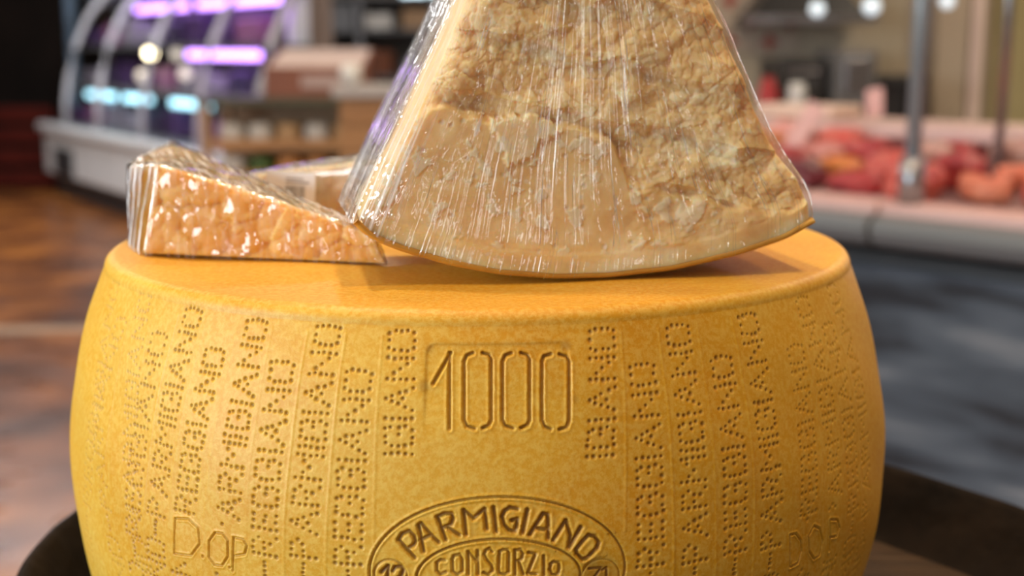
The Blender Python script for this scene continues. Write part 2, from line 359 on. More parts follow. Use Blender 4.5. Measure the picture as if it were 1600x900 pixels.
STROKES=[
(0.00055,1,0.75,[(-0.0663,0.1731),(-0.0329,0.1844)]),
(0.00055,1,0.75,[(-0.0357,0.1843),(-0.0344,0.1703),(-0.0334,0.1571)]),
(0.00055,1,0.75,[(0.0108,0.1843),(-0.0014,0.1834),(-0.0066,0.1812),(-0.0061,0.1703),(-0.0058,0.1601),(-0.0008,0.1581),(0.0142,0.1572)]),
(0.00055,1,0.75,[(0.0301,0.1843),(0.0423,0.1837),(0.0467,0.1818),(0.0459,0.1703),(0.0453,0.1601),(0.0409,0.1582),(0.0292,0.1573)]),
(0.00055,1,0.75,[(0.0869,0.1841),(0.0745,0.1833),(0.069,0.1811),(0.0677,0.1702),(0.0667,0.1599),(0.0716,0.158),(0.0865,0.157)]),
(0.00055,1,0.75,[(0.1061,0.1841),(0.1185,0.1834),(0.1225,0.1815),(0.12,0.17),(0.1181,0.1597),(0.1136,0.1579),(0.1016,0.157)]),
(0.00055,1,0.75,[(0.1657,0.1833),(0.1513,0.1826),(0.1472,0.1807),(0.144,0.1699),(0.1419,0.1595),(0.1466,0.1572),(0.158,0.1562)]),
(0.00055,1,0.75,[(0.1833,0.1831),(0.1974,0.1823),(0.2015,0.1803),(0.1975,0.1693),(0.1941,0.159),(0.1889,0.1565),(0.1752,0.1559)]),
(0.00062,1.1,0.95,[(-0.1251,0.115),(-0.0958,0.1085)]),
(0.00062,1.1,0.95,[(-0.1251,0.115),(-0.1187,0.1174),(-0.1059,0.1185),(-0.0967,0.1168),(-0.0947,0.1146),(-0.0985,0.113),(-0.106,0.1121)]),
(0.00062,1.1,0.95,[(-0.0886,0.1209),(-0.0795,0.1109)]),
(0.00062,1.1,0.95,[(-0.0839,0.1216),(-0.0647,0.1171),(-0.0522,0.1146)]),
(0.00062,1.1,0.95,[(-0.0849,0.1153),(-0.0647,0.1173)]),
(0.00062,1.1,0.95,[(-0.0541,0.1243),(-0.0395,0.1156)]),
(0.00062,1.1,0.95,[(-0.0541,0.1243),(-0.0404,0.1256),(-0.0277,0.1256),(-0.0259,0.1237),(-0.0296,0.1213),(-0.044,0.1202)]),
(0.00062,1.1,0.95,[(-0.035,0.1202),(-0.0142,0.1175)]),
(0.00062,1.1,0.95,[(-0.0061,0.127),(-0.0025,0.1176)]),
(0.00062,1.1,0.95,[(-0.0061,0.127),(0.012,0.1239),(0.032,0.1274),(0.0354,0.1197)]),
(0.00062,1.1,0.95,[(0.0483,0.128),(0.0525,0.1186)]),
(0.00062,1.1,1,[(0.0918,0.1273),(0.0781,0.1278),(0.0681,0.1265),(0.0634,0.1243),(0.067,0.1212),(0.0759,0.1193),(0.0868,0.1186),(0.0896,0.1207),(0.0915,0.1234),(0.0815,0.1229)]),
(0.00062,1.1,1,[(0.11,0.1268),(0.1004,0.1179)]),
(0.00062,1.1,1,[(0.1382,0.1248),(0.114,0.1172)]),
(0.00062,1.1,1,[(0.1383,0.125),(0.1472,0.1247),(0.1476,0.1154)]),
(0.00062,1.1,1,[(0.1268,0.1195),(0.148,0.1188)]),
(0.00062,1.1,1,[(0.1567,0.1146),(0.1806,0.122),(0.1885,0.1158),(0.1855,0.1112),(0.2082,0.119)]),
(0.00062,1.1,1,[(0.2228,0.1157),(0.2345,0.115),(0.2416,0.1126),(0.2381,0.1102),(0.2191,0.1066),(0.2115,0.1064),(0.2002,0.1086),(0.1991,0.1103),(0.2099,0.1131),(0.2228,0.1157)]),
(0.0005,0.8,0.6,[(-0.0404,0.1077),(-0.0478,0.1078),(-0.055,0.1067),(-0.055,0.1035),(-0.048,0.1021),(-0.0388,0.103)]),
(0.0005,0.8,0.6,[(-0.0243,0.1094),(-0.0134,0.1099),(-0.009,0.1079),(-0.0091,0.1032),(-0.0172,0.1021),(-0.0262,0.1032),(-0.027,0.1079),(-0.0243,0.1094)]),
(0.0005,0.8,0.6,[(0.0017,0.1019),(0.0019,0.1111),(0.0171,0.1072),(0.019,0.1114),(0.0197,0.1021)]),
(0.0005,0.8,0.6,[(0.0451,0.1109),(0.0406,0.1122),(0.0334,0.1114),(0.0306,0.1098),(0.0351,0.1079),(0.044,0.1056),(0.0458,0.1035),(0.0386,0.1019),(0.0296,0.1028)]),
(0.0005,0.8,0.6,[(0.0586,0.1109),(0.0658,0.1116),(0.073,0.1116),(0.0757,0.11),(0.0746,0.1026),(0.0692,0.1019),(0.0584,0.1023),(0.0566,0.1039),(0.0586,0.1109)]),
(0.0005,0.8,0.7,[(0.0863,0.1014),(0.0865,0.1113),(0.0964,0.1115),(0.101,0.1098),(0.0983,0.1075),(0.0873,0.1069)]),
(0.0005,0.8,0.7,[(0.0937,0.1067),(0.1018,0.1016)]),
(0.0005,0.8,0.7,[(0.1118,0.1102),(0.1245,0.1097),(0.1099,0.1019),(0.1253,0.1016)]),
(0.0005,0.8,0.7,[(0.1393,0.1086),(0.1393,0.1007)]),
(0.0005,0.8,0.7,[(0.1575,0.1061),(0.1668,0.1057),(0.1677,0.1032),(0.165,0.1008),(0.154,0.1011),(0.1503,0.1029),(0.1521,0.1053),(0.1575,0.1061)]),
(0.00062,1,1.1,[(-0.1566,0.1022),(-0.1444,0.1048),(-0.1469,0.0994)]),
(0.00062,1,1.1,[(-0.1366,0.1027),(-0.1318,0.1044),(-0.1207,0.1047),(-0.117,0.1034),(-0.1207,0.101),(-0.1356,0.0985),(-0.1155,0.0986)]),
(0.00062,1,1.1,[(0.2247,0.1022),(0.2476,0.1021),(0.2288,0.0968)]),
(0.00062,1,1.1,[(0.2491,0.101),(0.257,0.1019),(0.2585,0.0962)]),
(0.00038,0.7,0.4,[(-0.6102,0.1102),(-0.6132,0.0952),(-0.5672,0.0964),(-0.5436,0.1023),(-0.5473,0.1088),(-0.5739,0.1115),(-0.6102,0.1102)]),
(0.00038,0.7,0.4,[(-0.5047,0.1087),(-0.5192,0.1047),(-0.5203,0.0979),(-0.5068,0.0952),(-0.4886,0.0955),(-0.4743,0.0998),(-0.4743,0.1065),(-0.4865,0.1089),(-0.5047,0.1087)]),
(0.00038,0.7,0.4,[(-0.4604,0.1083),(-0.4634,0.0943)]),
(0.00038,0.7,0.4,[(-0.4604,0.1083),(-0.438,0.1083),(-0.4295,0.106),(-0.4349,0.1023),(-0.4622,0.1005)]),
(0.00038,0.7,0.4,[(-0.5363,0.0978),(-0.535,0.0973)]),
(0.00038,0.7,0.4,[(-0.4706,0.0956),(-0.4694,0.0954)]),
(0.00038,0.7,0.35,[(0.6833,0.0995),(0.6891,0.0849),(0.7161,0.0851),(0.7247,0.0899),(0.7203,0.095),(0.7023,0.0991),(0.6833,0.0995)]),
(0.00038,0.7,0.35,[(0.7631,0.0992),(0.7467,0.0955),(0.7531,0.0882),(0.7743,0.0834),(0.7964,0.0838),(0.8009,0.0903),(0.785,0.0968),(0.7631,0.0992)]),
(0.00038,0.7,0.35,[(0.8248,0.0985),(0.8356,0.0831)]),
(0.00038,0.7,0.35,[(0.8248,0.0985),(0.8561,0.0966),(0.8707,0.0919),(0.8614,0.0886),(0.8297,0.09)]),
]

DOT = {
 'O': (3.1, [(0,1),(0,2),(0,3),(.35,0),(.35,4),(1.55,0),(1.55,4),(2.75,0),(2.75,4),(3.1,1),(3.1,2),(3.1,3)]),
 'N': (3.3, [(0,0),(0,1),(0,2),(0,3),(0,4),(3.3,0),(3.3,1),(3.3,2),(3.3,3),(3.3,4),(.85,3),(1.65,2),(2.45,1)]),
 'A': (3.6, [(1.8,4),(1.35,3.1),(2.25,3.1),(.95,2.1),(2.65,2.1),(.5,1),(3.1,1),(0,0),(3.6,0),(1.8,1.4)]),
 'I': (0.0, [(0,0),(0,1),(0,2),(0,3),(0,4)]),
 'G': (3.1, [(0,1),(0,2),(0,3),(.35,0),(.35,4),(1.35,0),(1.35,4),(2.6,0),(2.6,4),(3.1,1),(2.9,2),(2.0,2),(2.95,3.3)]),
 'M': (3.8, [(0,0),(0,1),(0,2),(0,3),(0,4),(3.8,0),(3.8,1),(3.8,2),(3.8,3),(3.8,4),(.95,3),(1.9,2),(2.85,3)]),
 'R': (3.0, [(0,0),(0,1),(0,2),(0,3),(0,4),(1,4),(2.1,3.9),(2.8,3),(2.1,2.1),(1,2),(2,1),(3,0)]),
 'P': (2.8, [(0,0),(0,1),(0,2),(0,3),(0,4),(1,4),(2.1,3.9),(2.8,3),(2.1,2.1),(1,2)]),
 'E': (2.4, [(0,0),(0,1),(0,2),(0,3),(0,4),(1.2,4),(2.4,4),(1.2,2),(2.2,2),(1.2,0),(2.4,0)]),
 '-': (2.4, [(0,2),(.8,2),(1.6,2),(2.4,2)]),
}
GAP = 1.3
def make_wheel():
    # angular samples: fine where the wheel faces the room, coarse behind
    a0 = radians(78)
    th = np.concatenate([np.linspace(-a0, a0, 1560), np.linspace(a0, 2*pi-a0, 150)[1:-1]])
    nth = len(th)
    zf = np.concatenate([np.linspace(.004, .078, 110, endpoint=False), np.linspace(.078, HH-CRN, 372)])
    nz = len(zf)
    R = prof_r(zf)
    depth = np.zeros((nth, nz), np.float32); stain = np.zeros((nth, nz), np.float32)
    nfine = 1560
    ths = th[:nfine]
    def win(t0, t1, z0, z1):
        i0, i1 = np.searchsorted(ths, [t0, t1]); j0, j1 = np.searchsorted(zf, [z0, z1])
        return i0, i1, j0, j1
    def stamp(t, z, rad, dep, stn):
        m = rad*2.2; i0, i1, j0, j1 = win(t-m/.2, t+m/.2, z-m, z+m)
        if i1 <= i0 or j1 <= j0: return
        du = (ths[i0:i1, None]-t)*.205; dz = zf[None, j0:j1]-z
        g = np.exp(-((du*du+dz*dz)/(rad*rad))**1.5)
        depth[i0:i1, j0:j1] = np.maximum(depth[i0:i1, j0:j1], dep*g); stain[i0:i1, j0:j1] = np.maximum(stain[i0:i1, j0:j1], stn*g)
    def stroke(pl, wd, dep, stn, lip=0):
        for (t0, z0), (t1, z1) in zip(pl[:-1], pl[1:]):
            m = wd*4; i0, i1, j0, j1 = win(min(t0, t1)-m/.2, max(t0, t1)+m/.2, min(z0, z1)-m, max(z0, z1)+m)
            if i1 <= i0 or j1 <= j0: continue
            u = ths[i0:i1, None]*.205; z = zf[None, j0:j1]+0*u; u = u+0*z
            ax, az, bx, bz = t0*.205, z0, t1*.205, z1
            L2 = (bx-ax)**2+(bz-az)**2+1e-12
            k = np.clip(((u-ax)*(bx-ax)+(z-az)*(bz-az))/L2, 0, 1)
            dd = np.hypot(u-ax-k*(bx-ax), z-az-k*(bz-az))
            g = np.exp(-(dd/wd)**2.6)
            A = depth[i0:i1, j0:j1]
            depth[i0:i1, j0:j1] = np.where(abs(dep*g) > abs(A), dep*g, A)
            if lip:
                g2 = -lip*np.exp(-((dd-2.1*wd)/(wd*.9))**2); A = depth[i0:i1, j0:j1]
                depth[i0:i1, j0:j1] = np.where(np.abs(A) < abs(lip)*.9, np.minimum(A, g2), A)
            stain[i0:i1, j0:j1] = np.maximum(stain[i0:i1, j0:j1], stn*g)
    T0, T1, Z0, Z1 = -.081, .2016, .1549, .1875      # number plate
    OV = (.0565, .1015, .236, .0305)                 # seal: centre theta, centre z, half width, half height
    def blocked(t, z):
        if T0-.012 < t < T1+.012 and Z0-.003 < z < Z1+.003: return True
        if ((t-OV[0])/(OV[2]+.012))**2+((z-OV[1])/(OV[3]+.003))**2 < 1: return True
        if -.632 < t < -.42 and .092 < z < .1125: return True
        if .665 < t < .885 and .081 < z < .1015: return True
        return False
    def width(word): return sum(DOT[c][0] for c in word)+GAP*(len(word)-1)
    # pin-pricked columns, read from the bottom up
    for kind, (ta, za), (tb, zb), frac in COLS:
        word = {'P': 'PARMIGIANO', 'R': 'REGGIANO', 'J': 'IGIANO'}[kind]
        other = {'P': '-REGGIANO', 'R': '-PARMIGIANO', 'J': ''}[kind]
        sh_ = .0028-.0030*ta; za, zb = za-sh_, zb-sh_*.6
        Lw = width(word)-DOT[word[-1]][0]/2-DOT[word[0]][0]/2
        st = np.array([tb-ta, zb-za])/(Lw*frac)                  # step per unit, going down
        faint = .55 if abs(ta) > .75 else 1
        pos = -DOT[word[-1]][0]/2
        seq = word[::-1]+(other[::-1] if other else '')
        # other word continues under a dash
        seq = word[::-1] + ('-' + {'P': 'REGGIANO', 'R': 'PARMIGIANO'}[kind][::-1] if kind != 'J' else '')
        for c in seq:
            wd, pts = DOT[c]
            for x, y in pts:
                uu = pos+(wd-x)
                t = ta+st[0]*uu+(2-y)*.00262/.205; z = za+st[1]*uu
                t += rng.normal()*.0008; z += rng.normal()*.00016
                if z < .006 or blocked(t, z): continue
                stamp(t, z, .00078*(1+.12*rng.normal()), .00075*faint, (.62+.25*rng.random())*faint)
            pos += wd+GAP
    # ridges left by the joints of the pricking band
    cs = sorted(COLS, key=lambda c: c[1][0])
    for c0, c1 in zip(cs[:-1], cs[1:]):
        if 'J' == c0[0] and 'J' == c1[0]: continue
        tm = (c0[1][0]+c1[1][0])/2; k = ((c0[2][0]-c0[1][0])/(c0[2][1]-c0[1][1])+(c1[2][0]-c1[1][0])/(c1[2][1]-c1[1][1]))/2
        zt = (c0[1][1]+c1[1][1])/2
        line = [(tm+k*(z-zt), z) for z in (.19, .16, .13, .10, .06, .02)]
        line = [p for p in line if not blocked(*p)]
        if len(line) > 1: stroke(line, .0006, -.00011*(.4+rng.random()), 0.0)
    # number plate: shallow rounded recess
    i0, i1, j0, j1 = win(T0-.03, T1+.03, Z0-.006, Z1+.006)
    u = (ths[i0:i1, None]-(T0+T1)/2)*.205; z = zf[None, j0:j1]-(Z0+Z1)/2
    hw, hh, cr = (T1-T0)/2*.205, (Z1-Z0)/2, .004
    qx = np.maximum(np.abs(u)-hw+cr, 0); qz = np.maximum(np.abs(z)-hh+cr, 0)
    sd = np.hypot(qx+0*z, qz+0*u)-cr
    s = 1/(1+np.exp(np.clip(sd/.00028, -40, 40)))
    fade = np.clip((z+hh)/(hh*.8), .15, 1)
    recess = np.zeros_like(depth); recess[i0:i1, j0:j1] = .00055*s*fade
    for px_, pz_, rr in ((.197, .1862, .0022), (-.083, .1725, .0024), (.207, .1668, .0016), (-.076, .186, .0018)):
        stamp(px_, pz_, rr, 0, .5 if rr > .002 else .3)
    # seal: two ovals, two round date marks
    k = np.linspace(0, 2*pi, 121)
    stroke([(OV[0]+OV[2]*cos(a), OV[1]+OV[3]*sin(a)) for a in k], .0005, .0008, .62, .0003)
    stroke([(.0575+.15*cos(a), .1003+.0155*sin(a)) for a in k], .0005, .0008, .75, .0003)
    stroke([(-.1404+.0305*cos(a), .1009+.0064*sin(a)) for a in k[::3]], .00045, .0006, .5)
    stroke([(.2458+.036*cos(a), .0985+.0072*sin(a)) for a in k[::3]], .00045, .0006, .5)
    stamp(.2458, .0985, .0078, .0006, .55)
    for wd, dp, sn, pl in STROKES: stroke(pl, wd*(1.28 if wd > .0006 else 1.15), .00105*dp, sn, .0002)
    # gentle unevenness of the pressed side
    wav = .0006*np.sin(th[:, None]*9+zf[None]*40)*np.sin(zf[None]*70+th[:, None]*3)
    r = R[None]-depth-recess+wav*np.clip((HH-CRN-zf)/.02, 0, 1)[None]
    # rounded shoulder and flat top
    ang = np.linspace(0, pi/2, 12)[1:]
    rb = R[-1]
    rc = [rb-CRN*(1-cos(a)) for a in ang]; zc_ = [HH-CRN+CRN*sin(a) for a in ang]
    rings = np.linspace(rc[-1], .002, 40)[1:]
    top_r = np.concatenate([rc, rings]); top_z = np.concatenate([zc_, np.full(len(rings), HH)])
    rr = np.concatenate([np.full((nth, 1), .002), np.full((nth, 1), prof_r(.0)-.006), r, np.repeat(top_r[None], nth, 0)], 1)
    zz = np.concatenate([[0, 0], zf, top_z])
    nv = rr.shape[1]
    # slight dents of the top
    X = rr*np.sin(th)[:, None]; Y = -rr*np.cos(th)[:, None]; Z = np.repeat(zz[None], nth, 0)
    tp = np.zeros((nth, nv)); tp[:, -len(top_r):] = 1
    edge = np.clip((rb-rr)/.03, 0, 1)*tp
    Z = Z-.0004*edge*(1+np.sin(X*60)*np.cos(Y*45))
    me = grid_mesh('whole_cheese', np.stack([X, Y, Z], -1).reshape(-1, 3), nth, nv, wrap=True)
    stn = np.zeros((nth, nv), np.float32); stn[:, 2:2+nz] = stain
    oil = np.zeros((nth, nv), np.float32); oil[:, 2+nz:] = np.clip(np.linspace(0, 1, len(top_r))*6, 0, 1)
    oil[:, 2:2+nz] = np.clip((zf-.165)/.03, 0, 1)*.35
    fattr(me, 'stain', stn); fattr(me, 'oil', oil)
    o = link('whole_cheese', me, M['rind'])
    o.location = (WX, WY, BZ)
    tag(o, 'large golden wheel of hard cheese with pin-pricked lettering and the number 1000', 'cheese')
make_wheel()

# ================================================================ wrapped pieces of cheese
def vor(x, y, seed=0, z=None):
    """F1 distance, F2 distance and cell value of a jittered grid, vectorised"""
    ix = np.floor(x).astype(int); iy = np.floor(y).astype(int)
    f1 = np.full(x.shape, 9.); f2 = np.full(x.shape, 9.); val = np.zeros(x.shape)
    def h(a, b, k):
        s = np.sin(a*127.1+b*311.7+k*74.7+seed*19.19)*43758.5453
        return s-np.floor(s)
    for dx in (-1, 0, 1):
        for dy in (-1, 0, 1):
            cx, cy = ix+dx, iy+dy
            d = np.hypot(cx+h(cx, cy, 1)-x, cy+h(cx, cy, 2)-y); v = h(cx, cy, 3)
            n = d < f1
            f2 = np.where(n, f1, np.minimum(f2, d)); val = np.where(n, v, val); f1 = np.where(n, d, f1)
    return f1, f2, val
def vnoise(x, y, seed=0):
    ix = np.floor(x); iy = np.floor(y); fx = x-ix; fy = y-iy
    fx = fx*fx*(3-2*fx); fy = fy*fy*(3-2*fy)
    def h(a, b):
        s = np.sin(a*127.1+b*311.7+seed*37.3)*43758.5453; return s-np.floor(s)
    return (h(ix, iy)*(1-fx)+h(ix+1, iy)*fx)*(1-fy)+(h(ix, iy+1)*(1-fx)+h(ix+1, iy+1)*fx)*fy
def fbm(x, y, n=4, seed=0):
    s = 0; a = .5
    for k in range(n): s = s+a*vnoise(x*2**k, y*2**k, seed+k); a *= .5
    return s/(1-.5**n)
def resample(pts, n):
    p = np.array(pts, float); d = np.concatenate([[0], np.cumsum(np.hypot(*np.diff(p, axis=0).T))])
    t = np.linspace(0, d[-1], n); q = np.stack([np.interp(t, d, p[:, 0]), np.interp(t, d, p[:, 1])], -1)
    for _ in range(max(2, n//60)):
        q[1:-1] = .25*q[:-2]+.5*q[1:-1]+.25*q[2:]
    return q
def coons(B, T, L, Rr):
    """B,T: (n,2) left to right; L,Rr: (m,2) bottom to top -> (n,m,2)"""
    n, m = len(B), len(L); s = np.linspace(0, 1, n)[:, None, None]; t = np.linspace(0, 1, m)[None, :, None]
    return ((1-t)*B[:, None]+t*T[:, None]+(1-s)*L[None]+s*Rr[None]
            -((1-s)*(1-t)*B[0]+s*(1-t)*B[-1]+(1-s)*t*T[0]+s*t*T[-1]))
ss = lambda x: np.clip(x, 0, 1)**2*(3-2*np.clip(x, 0, 1))

# outline of the cut face in millimetres, origin where the rind touches the wheel
F_LEFT = [(-83.6,26.3),(-77.2,40),(-69.8,55.8),(-59.5,75.3),(-48.7,96),(-37.9,117.8),(-24.7,144.5),(-6.3,180.9)]
F_RIGHT = [(119.8,21.8),(118.4,33.4),(115.1,40.6),(106.6,51.9),(99.4,63.1),(92.4,78.3),(86.1,91.8),(79.9,106.6),(73.8,118.5),(60.4,145.8),(41.7,182.2)]
F_BOT = [(-83.6,26.3),(-78,20.4),(-65.7,14.8),(-44.2,7.7),(-22.3,2.9),(2.8,.3),(25.5,.1),(54.2,2.4),(83.2,7.9),(106.7,14.9),(119.8,21.8)]
C_LEFT = [(-82,26.8),(-72.8,40),(-62.9,55.7),(-52.9,75.3),(-42.9,96),(-33.5,117.8),(-20.7,144.5),(-3.7,180.5)]
C_RIGHT = [(x-1.2, z) for x, z in F_RIGHT]

LEAN = .085      # the standing wedge leans slightly away
def upright_wedge(name, loc, yaw, depth_mm, label, n=400, scale=1.0, seed=0, mat='paste', detail=True, mirror=False):
    root = empty(name, loc, yaw)
    tag(root, label, 'cheese')
    mm = .001*scale
    B = resample(F_BOT, n); B[:, 1] += 2.6          # paste stops at the inside of the rind
    B[0] = C_LEFT[0]; B[-1] = C_RIGHT[0]
    B[:, 0] = np.interp(np.linspace(0, 1, n), np.linspace(0, 1, n), B[:, 0])
    L = resample(C_LEFT, n); Rr = resample(C_RIGHT, n)
    B[:12] = B[0]+(B[12]-B[0])*np.linspace(0, 1, 12)[:, None]; B[-12:] = B[-12]+(B[-1]-B[-12])*np.linspace(0, 1, 12)[:, None]
    L[0] = B[0]; Rr[0] = B[-1]
    T = np.stack([np.linspace(L[-1, 0], Rr[-1, 0], n), np.linspace(L[-1, 1], Rr[-1, 1], n)], -1)
    G = coons(B, T, L, Rr); x, z = G[..., 0], G[..., 1]
    s = np.linspace(0, 1, n)[:, None]+0*z; t = np.linspace(0, 1, n)[None]+0*z
    edge = np.minimum(np.minimum(s, 1-s)*190*(1-.8*t), 99)     # mm to the sides
    # height field of the broken face (mm, + towards the viewer)
    arc = np.interp(x, [p[0] for p in F_BOT], [p[1] for p in F_BOT]); da = z-arc   # distance above the rind
    zb = np.interp(x, [-80,-44,-25,5,27,35,53,82,118], [69,75,67,66,60,41,37,31,25])+9*(fbm(x/9, z/9, 4, 3+seed)-.5)
    cr = ss((z-zb)/5+.5)
    wx = x+6*(fbm(x/11, z/11, 3, 11)-.5)+1.6*(fbm(x/3, z/3, 2, 15)-.5); wz = z+6*(fbm(x/11+9, z/11, 3, 12)-.5)+1.6*(fbm(x/3, z/3+7, 2, 16)-.5)
    f1, f2, v1 = vor(wx/15, wz/11, 1+seed); g1, g2, v2 = vor(wx/6, wz/5, 2+seed); k1, k2, v3 = vor(wx/2.4, wz/2.1, 3+seed)
    dome = lambda f, e=.8: np.sqrt(np.maximum(0, 1-(f/e)**2))
    qq = (z+.22*x+11*(fbm(x/20, z/20, 3, 18+seed)-.5))/25; saw = qq-np.floor(qq)
    crag = (8*(fbm(x/26, z/18, 3, 21+seed)-.5)+1.1*(dome(f1, 1)-.5)+1.0*(v1-.5)+1.1*(dome(g1, .85)-.5)+.7*(v2-.5)+1.3*(fbm(x/6, z/5.5, 3, 23)-.5)
            +.45*(dome(k1, .85)-.5)+.14*(v3-.5)+.28*(fbm(x/1.5, z/1.5, 2, 24)-.5)+2.6*(.5-saw)*ss((1-saw)*8))
    flat = .5*(fbm(x/8, z/8, 4, 31)-.5)
    p1, p2, pv = vor(x/4.2, z/4.2, 7+seed)
    pit = (pv > .92)*ss((.34-p1)/.2)
    flake_f = fbm((.8*wx+.6*wz)/6.5, (.8*wz-.6*wx)/6.5, 5, 44+seed); flake = ss((flake_f-.605)/.03)*ss((da-9)/4)
    h = (1-cr)*(flat+.45*flake-.5*pit)+cr*(-4.6+crag)
    # a proud triangular chip under the crumbly zone, and crags running low on the right
    def inside_tri(a, b, c):
        def sd(p, q): 
            nx, nz_ = q[1]-p[1], -(q[0]-p[0]); ln = hypot(nx, nz_); return ((x-p[0])*nx+(z-p[1])*nz_)/ln
        w_ = 9*(fbm(x/7, z/7, 4, 55)-.5)+2.5*(fbm(x/2, z/2, 2, 57)-.5)
        return np.minimum(np.minimum(sd(a, b), sd(b, c)), sd(c, a))+w_
    tri = np.maximum(inside_tri((-26, 70), (6, 69), (-15, 46)), inside_tri((6, 69), (-26, 70), (-15, 46))*1)
    chip = ss(tri/1.6+.5)
    h = h*(1-chip)+chip*(1.7+.8*(fbm(x/6, z/6, 4, 56)-.5)+.02*(z-60))
    low = ss((x-30)/10)*ss((da-8)/3)*ss((62-z)/12)
    h += low*(4.4*(fbm(x/14, z/8, 4, 66)-.5)+.5*(dome(g1)-.5))
    f_arch = ss((da-10)/2)                              # smooth ring next to the rind
    h = h*f_arch+(1-f_arch)*.8
    h = np.minimum(h, 4.5)-5*np.exp(-((x+82)**2+(z-27)**2)/30)
    h -= 3.0*np.exp(-edge/2.2)+.25*(1-ss(da/2.5))
    tone = .5+.16*(v2-.5)*cr+.12*(v3-.5)*cr+.2*(v1-.5)*cr+.6*(fbm(x/15, z/12, 4, 77)-.5)+.22*chip+.10*flake*(1-cr)-.02*cr-.06*(1-f_arch)
    crys = (pv > .88)*ss((.30-p1)/.12)*ss((da-4)/3)
    white = np.clip(.75*flake*(1-cr)+.8*crys*(1-.6*cr)+.25*chip*fbm(x/4, z/4, 3, 88)+.5*cr*(v3 > .93)*dome(k1), 0, .85)
    co = np.stack([x*mm, (-h+LEAN*z)*mm, z*mm], -1)
    # close the solid: ring round the patch, carried back to the rear face
    me = grid_mesh('cheese_body', co.reshape(-1, 3), n, n)
    fattr(me, 'tone', tone); fattr(me, 'white', white)
    bm = bmesh.new(); bm.from_mesh(me)
    tl = bm.verts.layers.float['tone']; bm.verts.ensure_lookup_table()
    idx = [i*n for i in range(n)]+[(n-1)*n+j for j in range(1, n)]+[i*n+n-1 for i in range(n-2, -1, -1)]+[j for j in range(n-2, 0, -1)]
    ring = [bm.verts[i] for i in idx]
    for st in range(1, 7):
        f = st/6
        new = []
        for q, v in enumerate(ring if st == 1 else base):
            vv = bm.verts.new((v.co.x*(1-.04*f), (depth_mm*f+(1-f)*0)*mm+(v.co.y if False else LEAN*v.co.z)+.0012*mnoise.noise((v.co.x*90, f*7, v.co.z*90)), v.co.z*(1-.02*f) if v.co.z > .04 else v.co.z)); vv[tl] = .5
            new.append(vv)
        if st == 1: base = ring; prev = ring
        for q in range(len(ring)):
            q2 = (q+1) % len(ring); bm.faces.new((prev[q], prev[q2], new[q2], new[q])).smooth = True
        prev = new
    bm.faces.new(prev)
    bm.normal_update(); bmesh.ops.recalc_face_normals(bm, faces=bm.faces)
    bm.to_mesh(me); bm.free()
    link('cheese_body', me, M[mat], root)
    # rind: the curved strip of the old wheel's side the wedge stands on
    nb = 90; O_ = resample(F_BOT, nb); nrm = np.zeros_like(O_)
    tg = np.gradient(O_, axis=0); nrm = np.stack([-tg[:, 1], tg[:, 0]], -1); nrm /= np.linalg.norm(nrm, axis=1)[:, None]
    prof = [(2.9, 0.0), (1.6, -.7), (.5, .3), (0, 2.0), (0, depth_mm*.5), (0, depth_mm-2), (2.9, depth_mm)]   # (inwards, back)
    V = [((O_[i, 0]+nrm[i, 0]*a)*mm, b*mm, (O_[i, 1]+nrm[i, 1]*a)*mm) for i in range(nb) for a, b in prof]
    k = len(prof); Fc = [(i*k+j, i*k+(j+1) % k, (i+1)*k+(j+1) % k, (i+1)*k+j) for i in range(nb-1) for j in range(k)]
    Fc += [tuple(range(k)), tuple((nb-1)*k+j for j in reversed(range(k)))]
    link('rind', mesh('rind', V, Fc), M['wedge_rind'], root, True)
    # cling film stretched over face and flanks
    nf = 150
    B = resample(F_BOT, nf); L = resample(F_LEFT, nf); Rr = resample(F_RIGHT, nf); L[0] = B[0]; Rr[0] = B[-1]
    T = np.stack([np.linspace(L[-1, 0], Rr[-1, 0], nf), np.linspace(L[-1, 1], Rr[-1, 1], nf)], -1)
    G = coons(B, T, L, Rr); x, z = G[..., 0], G[..., 1]
    s = np.linspace(0, 1, nf)[:, None]+0*z; t = np.linspace(0, 1, nf)[None]+0*z
    wid = 200*(1-.75*t); el = s*wid; er = (1-s)*wid
    arc = np.interp(x, [p[0] for p in F_BOT], [p[1] for p in F_BOT]); da = z-arc
    y = -2.6-2.2*ss((z-50)/40)*ss((z-zb.mean())/20)*0-1.4*(fbm(s*26, t*3, 3, 5+seed))
    y = y-1.8*ss((da-8)/8)*ss(el/20)*ss(er/12)
    y = y+9*np.exp(-el/5)*ss(da/12+.3)+4*np.exp(-er/3)+2.6*np.exp(-da/1.2)
    y = y+LEAN*z
    co = np.stack([x*mm, y*mm, z*mm], -1)
    # left and right flanks of film, running back
    ext = 24
    Lf = np.stack([np.stack([(L[:, 0]-.6-f*2)*mm, (y[0]+(depth_mm-y[0])*f)*mm, L[:, 1]*mm], -1) for f in np.linspace(1, 0, ext, endpoint=False)])
    Rf = np.stack([np.stack([(Rr[:, 0]+.4-f*4)*mm, (y[-1]+(depth_mm-y[-1])*f)*mm, Rr[:, 1]*mm], -1) for f in np.linspace(0, 1, ext+1)[1:]])
    al = np.concatenate([Lf, co, Rf]); nu = al.shape[0]
    me = grid_mesh('cling_film', al.reshape(-1, 3), nu, nf)
    S_ = np.concatenate([np.linspace(-60, 0, ext, endpoint=False), np.linspace(0, 200, nf), np.linspace(200, 260, ext)])[:, None]+0*t[0][None]
    Tt = np.concatenate([L[None, :, 1].repeat(ext, 0), z, Rr[None, :, 1].repeat(ext, 0)])
    fu = np.stack([S_*.001, Tt*.001-.12*S_*.001, 0*S_], -1)
    vattr(me, 'fuv', fu)
